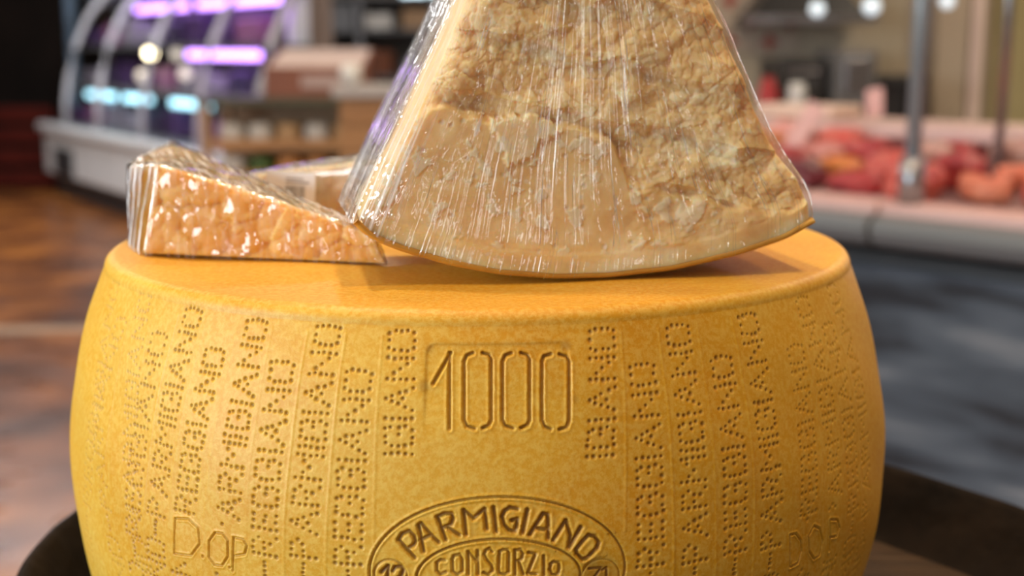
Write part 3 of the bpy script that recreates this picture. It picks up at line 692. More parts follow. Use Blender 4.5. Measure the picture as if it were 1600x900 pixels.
    bun = np.concatenate([.35+0*Lf[..., 0], .95*np.exp(-((el-3)/7)**2)*ss((78-z)/25)+.35*np.exp(-(er/6)**2)+.5*np.exp(-el/7), .3+0*Rf[..., 0]])
    fattr(me, 'bunch_glare', bun)
    fattr(me, 'crinkle', np.clip(np.concatenate([1.2+0*Lf[..., 0], .35+2.8*np.exp(-er/30)*ss((105-z)/30)+1.6*np.exp(-el/12), 1.2+0*Rf[..., 0]]), 0, 3))
    fattr(me, 'pull', np.ones(nu*nf))
    link('cling_film', me, M['film'], root)
    return root
YAW = radians(10)
upright_wedge('cheese_wedge', (.0165, .541, BZ+HH+.0004), YAW, 88, 'tall wrapped cheese wedge standing on its curved rind, crumbly face towards the viewer', n=400)
upright_wedge('cheese_wedge', (-.012, .767, BZ+HH+.0004), radians(4), 62, 'wrapped cheese wedge standing behind the tall front wedge, only its left flank showing', n=90, scale=.98, seed=5, mat='paste_pale')

def chunk(name, corners, label, mat, N=48, amp=2.2, cell=9, film_off=1.3, bunch_glare_left=1.0, seed=0, smooth=6, bulge=0.0):
    """a wrapped block from 8 corners (bottom FL,FR,BR,BL then top FL,FR,BR,BL)"""
    root = empty(name, (0, 0, 0)); tag(root, label, 'cheese')
    c = np.array(corners, float)
    org = c[:4].mean(0); root.location = org
    c = c-org
    def tri(u, v, w_):
        b = (c[0]*(1-u)*(1-v)+c[1]*u*(1-v)+c[2]*u*v+c[3]*(1-u)*v); tp = (c[4]*(1-u)*(1-v)+c[5]*u*(1-v)+c[6]*u*v+c[7]*(1-u)*v)
        q = b*(1-w_)+tp*w_
        k_ = max(0, 1-u*3.5)**2*sin(pi*min(1, v*1.02))
        return q+np.array([-bulge*k_, 0, -.32*bulge*k_*w_])
    bm = bmesh.new(); vm = {}
    def V(i, j, k):
        if (i, j, k) not in vm:
            vm[(i, j, k)] = bm.verts.new(tri(i/N, j/Nd, k/Nh))
        return vm[(i, j, k)]
    Nd = max(10, N//3); Nh = max(10, N//3)
    for i in range(N):
        for k in range(Nh):
            bm.faces.new((V(i,0,k), V(i+1,0,k), V(i+1,0,k+1), V(i,0,k+1))); bm.faces.new((V(i,Nd,k), V(i,Nd,k+1), V(i+1,Nd,k+1), V(i+1,Nd,k)))
        for j in range(Nd):
            bm.faces.new((V(i,j,0), V(i,j+1,0), V(i+1,j+1,0), V(i+1,j,0))); bm.faces.new((V(i,j,Nh), V(i+1,j,Nh), V(i+1,j+1,Nh), V(i,j+1,Nh)))
    for j in range(Nd):
        for k in range(Nh):
            bm.faces.new((V(0,j,k), V(0,j,k+1), V(0,j+1,k+1), V(0,j+1,k))); bm.faces.new((V(N,j,k), V(N,j+1,k), V(N,j+1,k+1), V(N,j,k+1)))
    for _ in range(smooth): bmesh.ops.smooth_vert(bm, verts=bm.verts, factor=.5, use_axis_x=True, use_axis_y=True, use_axis_z=True)
    bm.normal_update()
    keys = {v: k for k, v in vm.items()}
    bm.verts.index_update(); vl = list(bm.verts)
    P = np.array([v.co for v in vl]); Nn = np.array([v.normal for v in vl]); K = np.array([keys[v] for v in vl])/np.array([N, Nd, Nh])
    # film first: the taut hull
    Pf = P+Nn*film_off*.001
    a_ = P[:, 0]*1000+P[:, 1]*400; b_ = P[:, 2]*1000+P[:, 1]*600
    Pf = Pf+Nn*(.0014*(fbm(a_/7, b_/7, 3, 91+seed)-.5))[:, None]
    f1, f2, v1 = vor(a_/cell, b_/cell, 13+seed); g1, g2, v2 = vor(a_/(cell*.42), b_/(cell*.42), 14+seed)
    dome = lambda f, e=.85: np.sqrt(np.maximum(0, 1-(f/e)**2))
    hh = amp*(.9*(dome(f1)-.75)+.7*(v1-.6)+.4*(dome(g1)-.7)+.3*(v2-.5))
    front = ss((.10-K[:, 1])/.1)
    hh = np.minimum(hh*(.35+.65*front), .9)
    floor_ = P[:, 2] < P[:, 2].min()+.0015
    hh = np.where(floor_, -.3, hh)
    Pb = P+Nn*(hh*.001)[:, None]
    for v, q in zip(vl, Pb): v.co = q
    me = bpy.data.meshes.new('cheese_body'); bm.to_mesh(me)
    me.polygons.foreach_set('use_smooth', [True]*len(me.polygons))
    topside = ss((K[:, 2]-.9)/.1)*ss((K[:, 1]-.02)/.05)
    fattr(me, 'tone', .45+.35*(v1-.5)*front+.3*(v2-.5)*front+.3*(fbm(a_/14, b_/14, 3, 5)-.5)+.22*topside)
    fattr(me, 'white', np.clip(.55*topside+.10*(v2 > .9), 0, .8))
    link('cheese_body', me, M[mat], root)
    for v, q in zip(vl, Pf): v.co = q
    # film lies on the wheel only at the rim of the base: drop the underside
    bmesh.ops.delete(bm, geom=[f for f in bm.faces if all(keys[v][2] == 0 for v in f.verts)], context='FACES')
    lv = [v for v in bm.verts]
    me2 = bpy.data.meshes.new('cling_film'); 
    # drop loose verts
    loose = [v for v in bm.verts if not v.link_faces]; bmesh.ops.delete(bm, geom=loose, context='VERTS')
    kk = np.array([keys[v] for v in bm.verts])/np.array([N, Nd, Nh]); pp = np.array([v.co for v in bm.verts])
    bm.to_mesh(me2); bm.free(); me2.polygons.foreach_set('use_smooth', [True]*len(me2.polygons))
    left = ss((.02-kk[:, 0])/.02)
    u = np.where(left > .5, kk[:, 1]*.06, pp[:, 0]+pp[:, 1]*.4); v_ = np.where(left > .5, pp[:, 2]*.3, pp[:, 2]+pp[:, 1]*.5)
    vattr(me2, 'fuv', np.stack([u, v_, 0*u], -1))
    fattr(me2, 'bunch_glare', np.clip(1.6*bunch_glare_left*left+.45*ss((kk[:, 2]-.93)/.07)+.12, 0, 1))  # left end's white film highlight is painted in here with the gathered layers
    fattr(me2, 'pull', .03+.9*left); fattr(me2, 'crinkle', .10+.5*left)
    link('cling_film', me2, M['film_loose'], root)
    return root
zt = BZ+HH+.0006
def P3(x, y, h): return (x, y, zt+h)
chunk('cheese_wedge', [P3(-.177,.609,0), P3(-.058,.582,0), P3(-.066,.604,0), P3(-.178,.712,0),
                       P3(-.1690,.611,.0435), P3(-.064,.585,.0135), P3(-.071,.606,.0145), P3(-.1935,.730,.0455)],
      'small golden wrapped cheese wedge lying on its side at the left of the wheel top', 'paste_gold', N=120, amp=2.4, cell=13, seed=1, smooth=4, bulge=.019)
blk = chunk('cheese_block', [P3(-.170,.742,0), P3(-.072,.690,0), P3(-.070,.738,0), P3(-.150,.790,0),
                       P3(-.160,.742,.024), P3(-.070,.692,.038), P3(-.070,.736,.040), P3(-.142,.788,.026)],
      'pale wrapped cheese block with a white price sticker, behind the small golden wedge', 'paste_pale', N=60, amp=1.5, cell=12, seed=3, smooth=4)

# sticker on the pale block
def sticker():
    a = Vector((-.1545, .7305, 0)); bdir = Vector((.098, -.052, 0)).normalized(); nrm = Vector((-bdir.y*-1, 0, 0))
    nrm = Vector((bdir.y, -bdir.x, 0)).normalized()           # towards the viewer
    up = (Vector((0, 0, 1))-nrm*.10).normalized()
    o0 = Vector((-.1375, .7195, zt+.0120))+nrm*.0026
    W_, H_, th_ = .034, .0185, .0004
    def quad(mb, x0, x1, y0, y1, lift, thick):
        vs_ = []
        for d_ in (lift, lift+thick):
            for (x, y) in ((x0, y0), (x1, y0), (x1, y1), (x0, y1)): vs_.append(mb.bm.verts.new(o0+bdir*x+up*y+nrm*d_-blk.location))
        for f in ((0,1,2,3), (7,6,5,4), (0,4,5,1), (1,5,6,2), (2,6,7,3), (3,7,4,0)): mb.bm.faces.new([vs_[i] for i in f])
    m = MB(); quad(m, 0, W_, 0, H_, 0, th_); st = m.build('price_sticker', noisy('sticker_paper', (.76, .85, .93), (.82, .90, .97), 30, .6), blk)
    ink = noisy('sticker_ink', (.16, .20, .24), (.22, .26, .30), 30, .6)
    m = MB(); x = .014
    for k in range(13):
        w_ = random.choice((.0004, .0007, .0010)); quad(m, x, x+w_, .0035, .011, th_, .00008); x += w_+random.choice((.0004, .0007))
        if x > .031: break
    quad(m, .014, .030, .0125, .0133, th_, .00008); quad(m, .014, .026, .0145, .0152, th_, .00008)
    m.build('barcode', ink, st)
sticker()

# ================================================================ tray, board and barrel under the wheel
M['tray'] = noisy('blackened_tray', (.006, .0045, .0035), (.018, .012, .008), 25, .8, spec=.08, bump=.25, bscale=60)
M['board'] = noisy('dark_board', (.030, .016, .008), (.065, .036, .017), 6, .6, spec=.3, stretch=(1, 14, 14), bump=.3, bscale=18)
rim_pts = [(-.253,.624),(-.2585,.677),(-.2555,.717),(-.235,.80),(-.16,.875),(-.03,.915),(.12,.895),(.20,.848),(.245,.803),(.278,.759),(.303,.721),(.322,.67),(.322,.60),(.29,.51),(.22,.44),(.10,.40),(-.04,.40),(-.16,.445),(-.225,.53)]
def closed_spline(pts, n):
    p = [Vector((*q, 0)) for q in pts]; k = len(p); out = []
    for i in range(k):
        a, b, c, d = p[i-1], p[i], p[(i+1) % k], p[(i+2) % k]
        for j in range(n):
            t = j/n; out.append(.5*((2*b)+(c-a)*t+(2*a-5*b+4*c-d)*t*t+(3*b-a-3*c+d)*t**3))
    return out
rim = closed_spline(rim_pts, 6); cen = Vector((.03, .66, 0))
def tray():
    root = empty('serving_tray', (cen.x, cen.y, BZ-.013)); tag(root, 'blackened oval serving tray with a flared rim under the big cheese wheel', 'tray')
    rel = [p-cen for p in rim]
    def ringmesh(prof, name, mat, cap0, smooth=True):
        bm = bmesh.new(); rs = []
        for off, z in prof: rs.append([bm.verts.new(Vector((p.x, p.y, 0)).normalized()*(p.length+off)+Vector((0, 0, z))) for p in rel])
        n = len(rel)
        for a, b in zip(rs[:-1], rs[1:]):
            for i in range(n): bm.faces.new((a[i], a[(i+1) % n], b[(i+1) % n], b[i]))
        if cap0: bm.faces.new(rs[0]); bm.faces.new(rs[-1][::-1])
        bmesh.ops.recalc_face_normals(bm, faces=bm.faces)
        me = bpy.data.meshes.new(name); bm.to_mesh(me); bm.free(); return link(name, me, mat, root, smooth)
    ringmesh([(-.030, .003), (-.024, .006), (-.012, .028), (-.003, .040), (0, .043), (.004, .042), (.003, .037), (-.010, .018), (-.022, -.001), (-.030, -.002)], 'flared_rim', M['tray'], False)
    ringmesh([(-.029, .0028), (-.029, -.002)], 'tray_floor', M['board'], True, False)
tray()
bd = MB().lathe([(0, 0), (.206, 0), (.210, .003), (.210, .008), (.207, .0095), (0, .0095)], 72).build('round_board', M['board'], None)
bd.location = (WX+.006, WY, BZ-.0098); tag(bd, 'dark round wooden board between the tray and the cheese wheel', 'board')
brl = empty('barrel_table', (.03, .66, 0)); tag(brl, 'dark wooden barrel that carries the tray', 'barrel')
ztop = BZ-.0155
nst = 20
for k in range(nst):
    a0, a1 = 2*pi*k/nst+.006, 2*pi*(k+1)/nst-.006; m = MB(); rows = []
    for i in range(7):
        z = ztop*i/6; r = .235+.055*(1-((i-3)/3)**2)
        rows.append([m.bm.verts.new((r*cos(a), r*sin(a), z)) for a in (a0, a1)]+[m.bm.verts.new(((r-.025)*cos(a), (r-.025)*sin(a), z)) for a in (a1, a0)])
    for A, B_ in zip(rows[:-1], rows[1:]):
        for i in range(4): m.bm.faces.new((A[i], A[(i+1) % 4], B_[(i+1) % 4], B_[i]))
    m.bm.faces.new(rows[0]); m.bm.faces.new(rows[-1][::-1]); m.build('stave', M['board'], brl)
for z in (.12, .30, .62, .82):
    r = .238+.055*(1-((z/ztop*6-3)/3)**2); MB().lathe([(r-.002, 0), (r+.003, 0), (r+.003, .035), (r-.002, .035), (r-.002, 0)], 40, (0, 0, z)).build('hoop', M['steel'], brl)
MB().lathe([(0, 0), (.222, 0), (.222, .02), (0, .02)], 40, (0, 0, ztop-.02)).build('barrel_head', M['board'], brl)

# ================================================================ meat counter on the right
def marble():
    m, nt, nd, lk, b = newmat('blue_grey_marble'); tc = nd.new('ShaderNodeTexCoord')
    mp = nd.new('ShaderNodeMapping'); mp.inputs['Rotation'].default_value = (0, radians(-38), 0); mp.inputs['Scale'].default_value = (1.2, 1, 6.5); lk.new(tc.outputs['Object'], mp.inputs[0])
    n = nd.new('ShaderNodeTexNoise'); n.inputs['Scale'].default_value = 1.6; n.inputs['Detail'].default_value = 5; n.inputs['Distortion'].default_value = .5; lk.new(mp.outputs[0], n.inputs['Vector'])
    r = ramp(nd, [(.40, (.022, .028, .036)), (.50, (.065, .085, .11)), (.58, (.10, .125, .155)), (.70, (.28, .30, .32))]); lk.new(n.outputs[0], r.inputs[0])
    lk.new(r.outputs[0], b.inputs['Base Color']); setp(b, Roughness=.3); return m
M['marble'] = marble()
M['ledge'] = noisy('pale_pink_ledge', (.60, .40, .38), (.66, .46, .43), 4, .4)
M['slab'] = noisy('pale_slab', (.72, .56, .52), (.80, .64, .58), 4, .4)
M['bumper'] = noisy('grey_bumper', (.12, .135, .145), (.16, .175, .185), 3, .35, stretch=(.2, 6, 6))
MC = empty('meat_counter', (.65, 2.75, 0), atan2(-.738, .675)); tag(MC, 'glass-fronted meat counter with a dark blue-grey marble front', 'counter')
X0, X1 = -.78, 1.45
MB().box(((X0+X1)/2, .45, .46), (X1-X0, .78, .72)).build('cabinet_body', M['kick'], MC)
MB().box(((X0+X1)/2, .045, .45), (X1-X0, .03, .70)).build('marble_front', M['marble'], MC)
MB().box(((X0+X1)/2, .10, .05), (X1-X0, .05, .10)).build('kick_board', M['dark'], MC)
def bar_profile(x0, x1, prof, name, mat):
    m = MB(); a = [m.bm.verts.new((x0, y, z)) for y, z in prof]; b = [m.bm.verts.new((x1, y, z)) for y, z in prof]; n = len(prof)
    for i in range(n): m.bm.faces.new((a[i], a[(i+1) % n], b[(i+1) % n], b[i]))
    m.bm.faces.new(a[::-1]); m.bm.faces.new(b); return m.build(name, mat, MC, False)
bprof = [(.03, .846), (-.02, .848), (-.04, .863), (-.048, .884), (-.04, .905), (-.018, .914), (.03, .914)]
bar_profile(X0, .160, bprof, 'bumper_rail', M['bumper']); bar_profile(.172, X1, bprof, 'bumper_rail', M['bumper'])
bar_profile(X0, .16, [(-.012, .915), (-.012, .934), (.09, .936), (.09, .915)], 'front_ledge', M['ledge'])
bar_profile(.172, X1, [(-.012, .915), (-.012, .934), (.09, .936), (.09, .915)], 'front_ledge', M['ledge'])
bar_profile(X0, X1, [(.09, .90), (.09, .925), (.60, .985), (.60, .96)], 'display_bed', noisy('bed_steel', (.28, .20, .19), (.36, .26, .25), 4, .35, metal=.3))
bar_profile(X0, X1, [(.60, 1.02), (.595, 1.03), (.60, 1.058), (.86, 1.060), (.86, 1.02)], 'rear_worktop', M['slab'])
bar_profile(X0, X1, [(.605, .82), (.605, 1.02), (.84, 1.02), (.84, .82)], 'rear_wall', noisy('brown_red_back', (.16, .05, .04), (.22, .07, .055), 4, .5))
for x0, x1 in ((X0, .185), (.215, X1)):
    MB().box(((x0+x1)/2, .055, 1.35), (x1-x0, .006, .84)).build('glass_pane', M['glass'], MC)
M['postgrey'] = noisy('blue_grey_metal', (.20, .24, .27), (.26, .30, .33), 5, .35, metal=.3)
for px_, py_, r_ in ((.20, .055, .016), (X0+.02, .055, .016), (X1-.02, .055, .016)):
    MB().tube([(px_, py_, .936), (px_, py_, 1.77)], r_, 14).build('post', M['postgrey'], MC, True)
    MB().tube([(px_, py_, .936), (px_, py_, 1.03)], .026, 14).build('post_foot', M['steel'], MC, True)
for px_ in (.195,):
    z0 = .925+(.475-.09)/.51*.060
    MB().tube([(px_, .43, z0), (px_, .43, 1.77)], .011, 12).build('rear_post', M['steel'], MC, True)
MB().box(((X0+X1)/2, .30, 1.79), (X1-X0, .62, .04)).build('glass_canopy', M['steel'], MC)
lt = MB().box(((X0+X1)/2, .28, 1.763), (X1-X0-.1, .05, .012)).build('pink_light_strip', emitter('pink_tube', (1, .62, .58), 14), MC)

def meat_mat(name, c1, c2, c3=None, scale=30):
    m = noisy(name, c1, c2, scale, .38, spec=.5, bump=.3, bscale=80); return m
MM = {'deep red': meat_mat('beef', (.30, .018, .028), (.52, .07, .07)), 'maroon': meat_mat('dark_beef', (.10, .012, .022), (.20, .03, .04)),
      'orange': meat_mat('marinated', (.55, .16, .03), (.68, .27, .07)), 'pink': meat_mat('pork', (.62, .26, .24), (.74, .42, .38)),
      'bright red': meat_mat('fresh_beef', (.60, .07, .06), (.72, .20, .15)), 'pinkish beige': meat_mat('tripe', (.46, .27, .22), (.58, .38, .32), scale=60),
      'coral': meat_mat('sausage_meat', (.66, .17, .09), (.76, .30, .18))}
def meat_mesh(kind, sx, sy, sz, seed):
    bm = bmesh.new()
    if kind == 'sausage':
        bm.free(); m = MB(); pts = [((-.5+i/14)*sx, .18*sy*sin(i*.45+seed), sz*.5) for i in range(15)]
        rad = [sz*.5*(.35 if i in (0, 14) else 1) for i in range(15)]
        m.tube(pts, rad, 12); bm = m.bm
    else:
        bmesh.ops.create_icosphere(bm, subdivisions=4, radius=1)
        for v in bm.verts:
            p = v.co.copy(); f = 1+.30*mnoise.noise(p*1.3+Vector((seed*3.1, 0, 0)))+.10*mnoise.noise(p*4+Vector((0, seed, 0)))
            q = Vector((abs(p.x)**.75*(1 if p.x > 0 else -1), abs(p.y)**.8*(1 if p.y > 0 else -1), abs(p.z)**.7*(1 if p.z > 0 else -1)))*f
            v.co = Vector((q.x*sx/2, q.y*sy/2, max(q.z, -.72)*sz/1.6))
        mz = min(v.co.z for v in bm.verts)
        for v in bm.verts: v.co.z -= mz
    me = bpy.data.meshes.new('meat'); bm.to_mesh(me); bm.free(); return me
ORD = ['first', 'second', 'third', 'fourth', 'fifth', 'sixth', 'seventh', 'eighth', 'ninth', 'tenth', 'eleventh', 'twelfth']
rows = [('front', .165, .150, [('maroon', 'steak'), ('deep red', 'steak'), ('maroon', 'joint'), ('maroon', 'joint'), ('deep red', 'steak'), ('bright red', 'joint'), ('coral', 'sausage'), ('bright red', 'sausage'), ('deep red', 'steak'), ('pink', 'joint')]),
        ('second', .295, .155, [('bright red', 'steak'), ('bright red', 'joint'), ('deep red', 'joint'), ('orange', 'steak'), ('bright red', 'joint'), ('deep red', 'joint'), ('coral', 'sausage'), ('orange', 'sausage'), ('bright red', 'joint'), ('pink', 'joint')]),
        ('third', .415, .16, [('orange', 'joint'), ('orange', 'joint'), ('pink', 'steak'), ('deep red', 'joint'), ('pinkish beige', 'joint'), ('pinkish beige', 'joint'), ('pinkish beige', 'joint'), ('pink', 'steak')]),
        ('rear', .525, .16, [('orange', 'joint'), ('pink', 'joint'), ('bright red', 'joint'), ('maroon', 'steak'), ('deep red', 'steak'), ('pinkish beige', 'joint'), ('pinkish beige', 'joint'), ('maroon', 'steak')])]
Rm = Matrix.Rotation(atan2(-.738, .675), 4, 'Z'); slope = math.atan2(.060, .51)
k = 0
for rn, y, dx, items in rows:
    for i, (colr, kind) in enumerate(items):
        k += 1
        x = -.60+(i+(1 if rn == 'third' and i >= 5 else 0))*dx
        z = .925+(y-.09)/.51*.060
        sy = .105; sz = {'steak': .040, 'joint': .058, 'sausage': .050}[kind]*(1+.25*random.random())
        if rn == 'front': sz *= .95
        o = link({'steak': 'steak', 'joint': 'meat_joint', 'sausage': 'sausage'}[kind], meat_mesh(kind, dx*.80, sy*.9, sz, k), MM[colr], None, True)
        loc = Rm @ Vector((x, y, 0)); o.location = (loc.x+.65, loc.y+2.75, z+.003)
        o.rotation_euler = (Matrix.Rotation(atan2(-.738, .675), 3, 'Z') @ Matrix.Rotation(slope, 3, 'X')).to_euler()
        tag(o, f"{colr} {'joint of meat' if kind == 'joint' else kind}, {ORD[i]} from left, {rn} row of the meat counter", 'meat', 'cuts laid out in the meat counter')
# slanted price cards and pale trays among the cuts
card = noisy('pink_card', (.78, .50, .46), (.84, .58, .52), 10, .5)
for i, (x, y, h_, col_, lab) in enumerate(((-.315, .35, .13, card, 'pale pink price card leaning among the orange cuts'), (-.245, .58, .075, card, 'pink price card standing up at the rear worktop'))):
    m = MB().box((0, 0, h_/2), (.05, .004, h_), None, .001); o = m.build('price_card', col_)
    loc = Rm @ Vector((x, y, 0)); zz_ = (.925+(y-.09)/.51*.060+.045) if i == 0 else 1.075
    if i == 1: loc = Rm @ Vector((x, .62, 0))
    o.location = (loc.x+.65, loc.y+2.75, zz_); o.rotation_euler = (radians(-12), radians(28 if i == 0 else -12), atan2(-.738, .675)); tag(o, lab, 'price card')
for i, (x, lab, mt) in enumerate(((-.52, 'rounded cream tray at the left end of the rear worktop', noisy('cream_tray', (.78, .62, .50), (.84, .70, .58), 5, .4)), (.42, 'low red box on the rear worktop behind the glass post', MM['coral']), (.95, 'long low red box at the right of the rear worktop', MM['bright red']))):
    m = MB().box((0, 0, .018), ((.26, .20, .30)[i], .16, .036), None, .012); o = m.build('worktop_tray', mt)
    loc = Rm @ Vector((x, .72, 0)); o.location = (loc.x+.65, loc.y+2.75, 1.0605); o.rotation_euler = (0, 0, atan2(-.738, .675)); tag(o, lab, 'tray')

# ================================================================ kitchen behind the meat counter
KY = 6.3
M['cream'] = noisy('cream_paint', (.44, .38, .28), (.50, .43, .33), 2, .7)
M['ochre'] = noisy('ochre_paint', (.33, .28, .13), (.38, .32, .16), 2, .7)
M['grey'] = noisy('mid_grey', (.14, .14, .145), (.19, .19, .195), 3, .5)
M['black'] = noisy('black_enamel', (.018, .018, .020), (.03, .03, .033), 3, .4)
kw = struct(MB().box((2.55, KY+.06, CEIL/2), (5.8, .1, CEIL)).build('wall_kitchen', M['cream']))
struct(MB().box((-.40, 8.2, CEIL/2), (.1, 3.7, CEIL)).build('wall_passage', M['cream'])) if False else None
tile_m = noisy('beige_tile', (.46, .37, .29), (.54, .45, .36), 12, .3); red_m = noisy('red_tile_motif', (.30, .03, .02), (.36, .05, .03), 12, .35)
tme = None
for (px0, py0, nx, ny) in ((1122, 82, 4, 5), (1418, 82, 3, 5)):
    p0 = at(px0, py0, KY); ts = .098
    for i in range(nx):
        for j in range(ny):
            if tme is None:
                t_ = MB().box((0, -.006, 0), (.094, .012, .094), None, .002).build('tile', tile_m, kw); tme = t_.data
                m = MB(); m.bm.faces.new([m.bm.verts.new(((.046 if q % 2 == 0 else .024)*cos(q*pi/4), 0, (.046 if q % 2 == 0 else .024)*sin(q*pi/4))) for q in range(8)])
                g = bmesh.ops.extrude_face_region(m.bm, geom=m.bm.faces[:]); [setattr(v.co, 'y', -.0015) for v in g['geom'] if isinstance(v, bmesh.types.BMVert)]
                mo = m.build('tile_motif', red_m, t_); mme = mo.data
            else:
                t_ = link('tile', tme, None, kw); mo = link('tile_motif', mme, None, t_)
            t_.location = (p0.x+ts*(i+.5), KY+.008, p0.z+ts*(j+.5)); mo.location = (0, -.012, 0)
            if (i+j) % 2 == 1: bpy.data.objects.remove(mo, do_unlink=True) if mo.data.users > 1 else None
# back worktop with appliances
bw = empty('kitchen_worktop', (2.3, KY-.36, 0)); tag(bw, 'steel kitchen worktop along the tiled back wall', 'counter')
MB().box((0, 0, .42), (2.6, .62, .84)).build('cupboards', M['grey'], bw); MB().box((0, -.01, .86), (2.64, .66, .04), None, .006).build('worktop', M['steel'], bw)
def place(name, px0, px1, py0, py1, Y, dep, mat, label, cat, bev=.01, base=None, parts=()):
    a, b = at(px0, py1, Y), at(px1, py0, Y); z0 = base if base is not None else a.z
    root = empty(name, ((a.x+b.x)/2, Y+dep/2, z0)); tag(root, label, cat)
    W_, H_ = b.x-a.x, b.z-z0
    MB().box((0, 0, H_/2), (W_, dep, H_), None, bev).build('body', mat, root)
    for nm, fx, fz, fw, fh, mt in parts:
        MB().box((W_*(fx-.5), -dep/2-.004, H_*fz), (W_*fw, .012, H_*fh), None, .003).build(nm, mt, root)
    return root
KT = .88
place('grill_oven', 1215, 1293, 92, 160, KY-.50, .44, M['black'], 'black oven on the kitchen worktop left of the grey machine', 'oven', base=KT, parts=(('oven_door', .5, .45, .8, .6, M['kick']), ('handle', .5, .82, .7, .05, M['steel'])))
place('slicing_machine', 1305, 1372, 78, 160, KY-.60, .4, M['grey'], 'grey slicing machine in the middle of the kitchen worktop', 'machine', base=KT, parts=(('blade_guard', .5, .7, .6, .4, M['steel']), ('tray', .5, .3, .8, .12, M['kick'])))
place('dark_box', 1372, 1416, 118, 160, KY-.55, .35, M['black'], 'low black box right of the grey slicing machine', 'box', base=KT, parts=(('lid', .5, .92, 1.02, .12, M['kick']),))
place('small_dark_box', 1420, 1452, 118, 160, KY-.55, .3, M['kick'], 'small dark box seen just right of the glass post', 'box', base=KT, parts=(('lid', .5, .92, 1.02, .12, M['black']),))
a = at(1252, 150, KY-.66)
cn = MB().lathe([(0, 0), (.036, 0), (.038, .01), (.038, .15), (.03, .17), (0, .172)], 20).build('canister', M['white'], None, True); 
cn.location = (at(1252, 100, KY-.72).x, KY-.66, KT+.0005); tag(cn, 'pale upright canister on the worktop before the black oven', 'canister')
cn.scale = (1, 1, 1.3)
hd = empty('extractor_hood', (at(1265, 60, KY-.4).x, KY-.22, at(1265, 92, KY-.4).z+.16)); tag(hd, 'dark extractor hood on the wall over the black oven', 'hood')
m = MB(); A = [m.bm.verts.new((sx*.30, sy*.20, 0)) for sx, sy in ((-1,-1),(1,-1),(1,1),(-1,1))]; B_ = [m.bm.verts.new((sx*.16, sy*.14+.05, .16)) for sx, sy in ((-1,-1),(1,-1),(1,1),(-1,1))]
for i in range(4): m.bm.faces.new((A[i], A[(i+1) % 4], B_[(i+1) % 4], B_[i]))
m.bm.faces.new(A[::-1]); m.bm.faces.new(B_); m.build('hood_cone', M['black'], hd); MB().box((0, .05, .45), (.22, .22, .6)).build('flue', M['grey'], hd)
MB().box((0, -.205, .015), (.60, .012, .035)).build('hood_lip', M['steel'], hd)
ex = empty('red_bottle', (at(1206, 100, KY-.7).x, KY-.64, KT)); tag(ex, 'red bottle at the left end of the kitchen worktop', 'bottle')
MB().lathe([(0, 0), (.04, 0), (.044, .02), (.044, .18), (.026, .23), (.02, .25), (0, .25)], 20).build('bottle_body', noisy('red_enamel', (.45, .03, .04), (.52, .05, .05), 5, .35), ex, True); MB().lathe([(0, 0), (.024, 0), (.024, .05), (0, .05)], 16, (0, 0, .25)).build('cap', M['dark'], ex, True)
struct(MB().box(((at(1465, 0, KY).x+at(1500, 0, KY).x)/2, KY-.04, CEIL/2), (.15, .1, CEIL)).build('trim_2', M['wall']))
struct(MB().box((at(1521, 0, KY).x, KY-.04, CEIL/2), (.055, .1, CEIL)).build('trim_3', M['slab']))
struct(MB().box((at(1600, 0, KY).x+.25, KY-.01, CEIL/2), (.78, .06, CEIL)).build('trim_4', M['ochre']))
def hang_globe(px_, py_, Y, r, mat, label):
    p = at(px_, py_, Y); root = empty('spot_globe', (p.x, p.y, p.z)); tag(root, label, 'glow_globe')
    m = MB(); bmesh.ops.create_uvsphere(m.bm, u_segments=16, v_segments=10, radius=r); m.build('globe', mat, root, True)
    MB().tube([(0, 0, r*.95), (0, 0, CEIL-p.z)], .004, 6).build('cord', M['dark'], root)
    MB().lathe([(0, 0), (.02, 0), (.02, .04), (0, .04)], 12, (0, 0, r*.9)).build('globe_cap', M['dark'], root)
cool = emitter('cool_globe', (.80, .92, 1), 1.0)  # hanging globes added in place of bright reflections of ceiling lamps
for i, (x, y, r) in enumerate(((1277, 14, .030), (1362, 10, .034), (1480, 2, .028))):
    hang_globe(x, y, KY-.9, r, cool, ('leftmost', 'middle', 'rightmost')[i]+' of the three added white glowing globes over the kitchen')

# ================================================================ curved glass refrigerated case, far left
CR = empty('refrigerated_case', (-4.11, 11.29, 0), atan2(-.831, .556)); tag(CR, 'white refrigerated case with curved glass front and violet light at far left', 'display case')
LN = 4.74; LB = 4.0
MB().box((LN/2, .32, .38), (LN, .64, .40), None, .02).build('base_cabinet', M['white'], CR)
MB().box((LN/2, .34, .09), (LN-.1, .52, .18)).build('kick_board', M['kick'], CR)
MB().box((LN/2, -.02, .585), (LN, .06, .07), None, .015).build('front_rail', M['white'], CR)
for x in (.62,):
    MB().box((x, -.006, .31), (.55, .014, .22)).build('vent_grille', M['kick'], CR)
MB().box((LN/2, .32, .60), (LN-.04, .62, .04)).build('deck', M['grey'], CR)
back_m = noisy('case_back', (.10, .09, .12), (.14, .12, .16), 3, .5)
MB().box((LB/2, .66, 1.25), (LB, .04, 1.3)).build('case_back', back_m, CR); MB().box((LN/2, .64, 1.90), (LN, .14, .08), None, .02).build('case_top', M['white'], CR)
curve = [(.01, .62), (.02, .82), (.06, 1.05), (.13, 1.28), (.24, 1.50), (.40, 1.70), (.62, 1.87)]
RS = [.10, .72, 1.63, 2.70, 3.80, 4.72]
M['rib'] = noisy('pale_edge_strip', (.50, .50, .54), (.58, .58, .62), 4, .4)
for s_ in RS[1:]:
    MB().tube([(s_, y, z) for y, z in curve], .024, 8).build('glass_rib', M['rib'], CR, True)
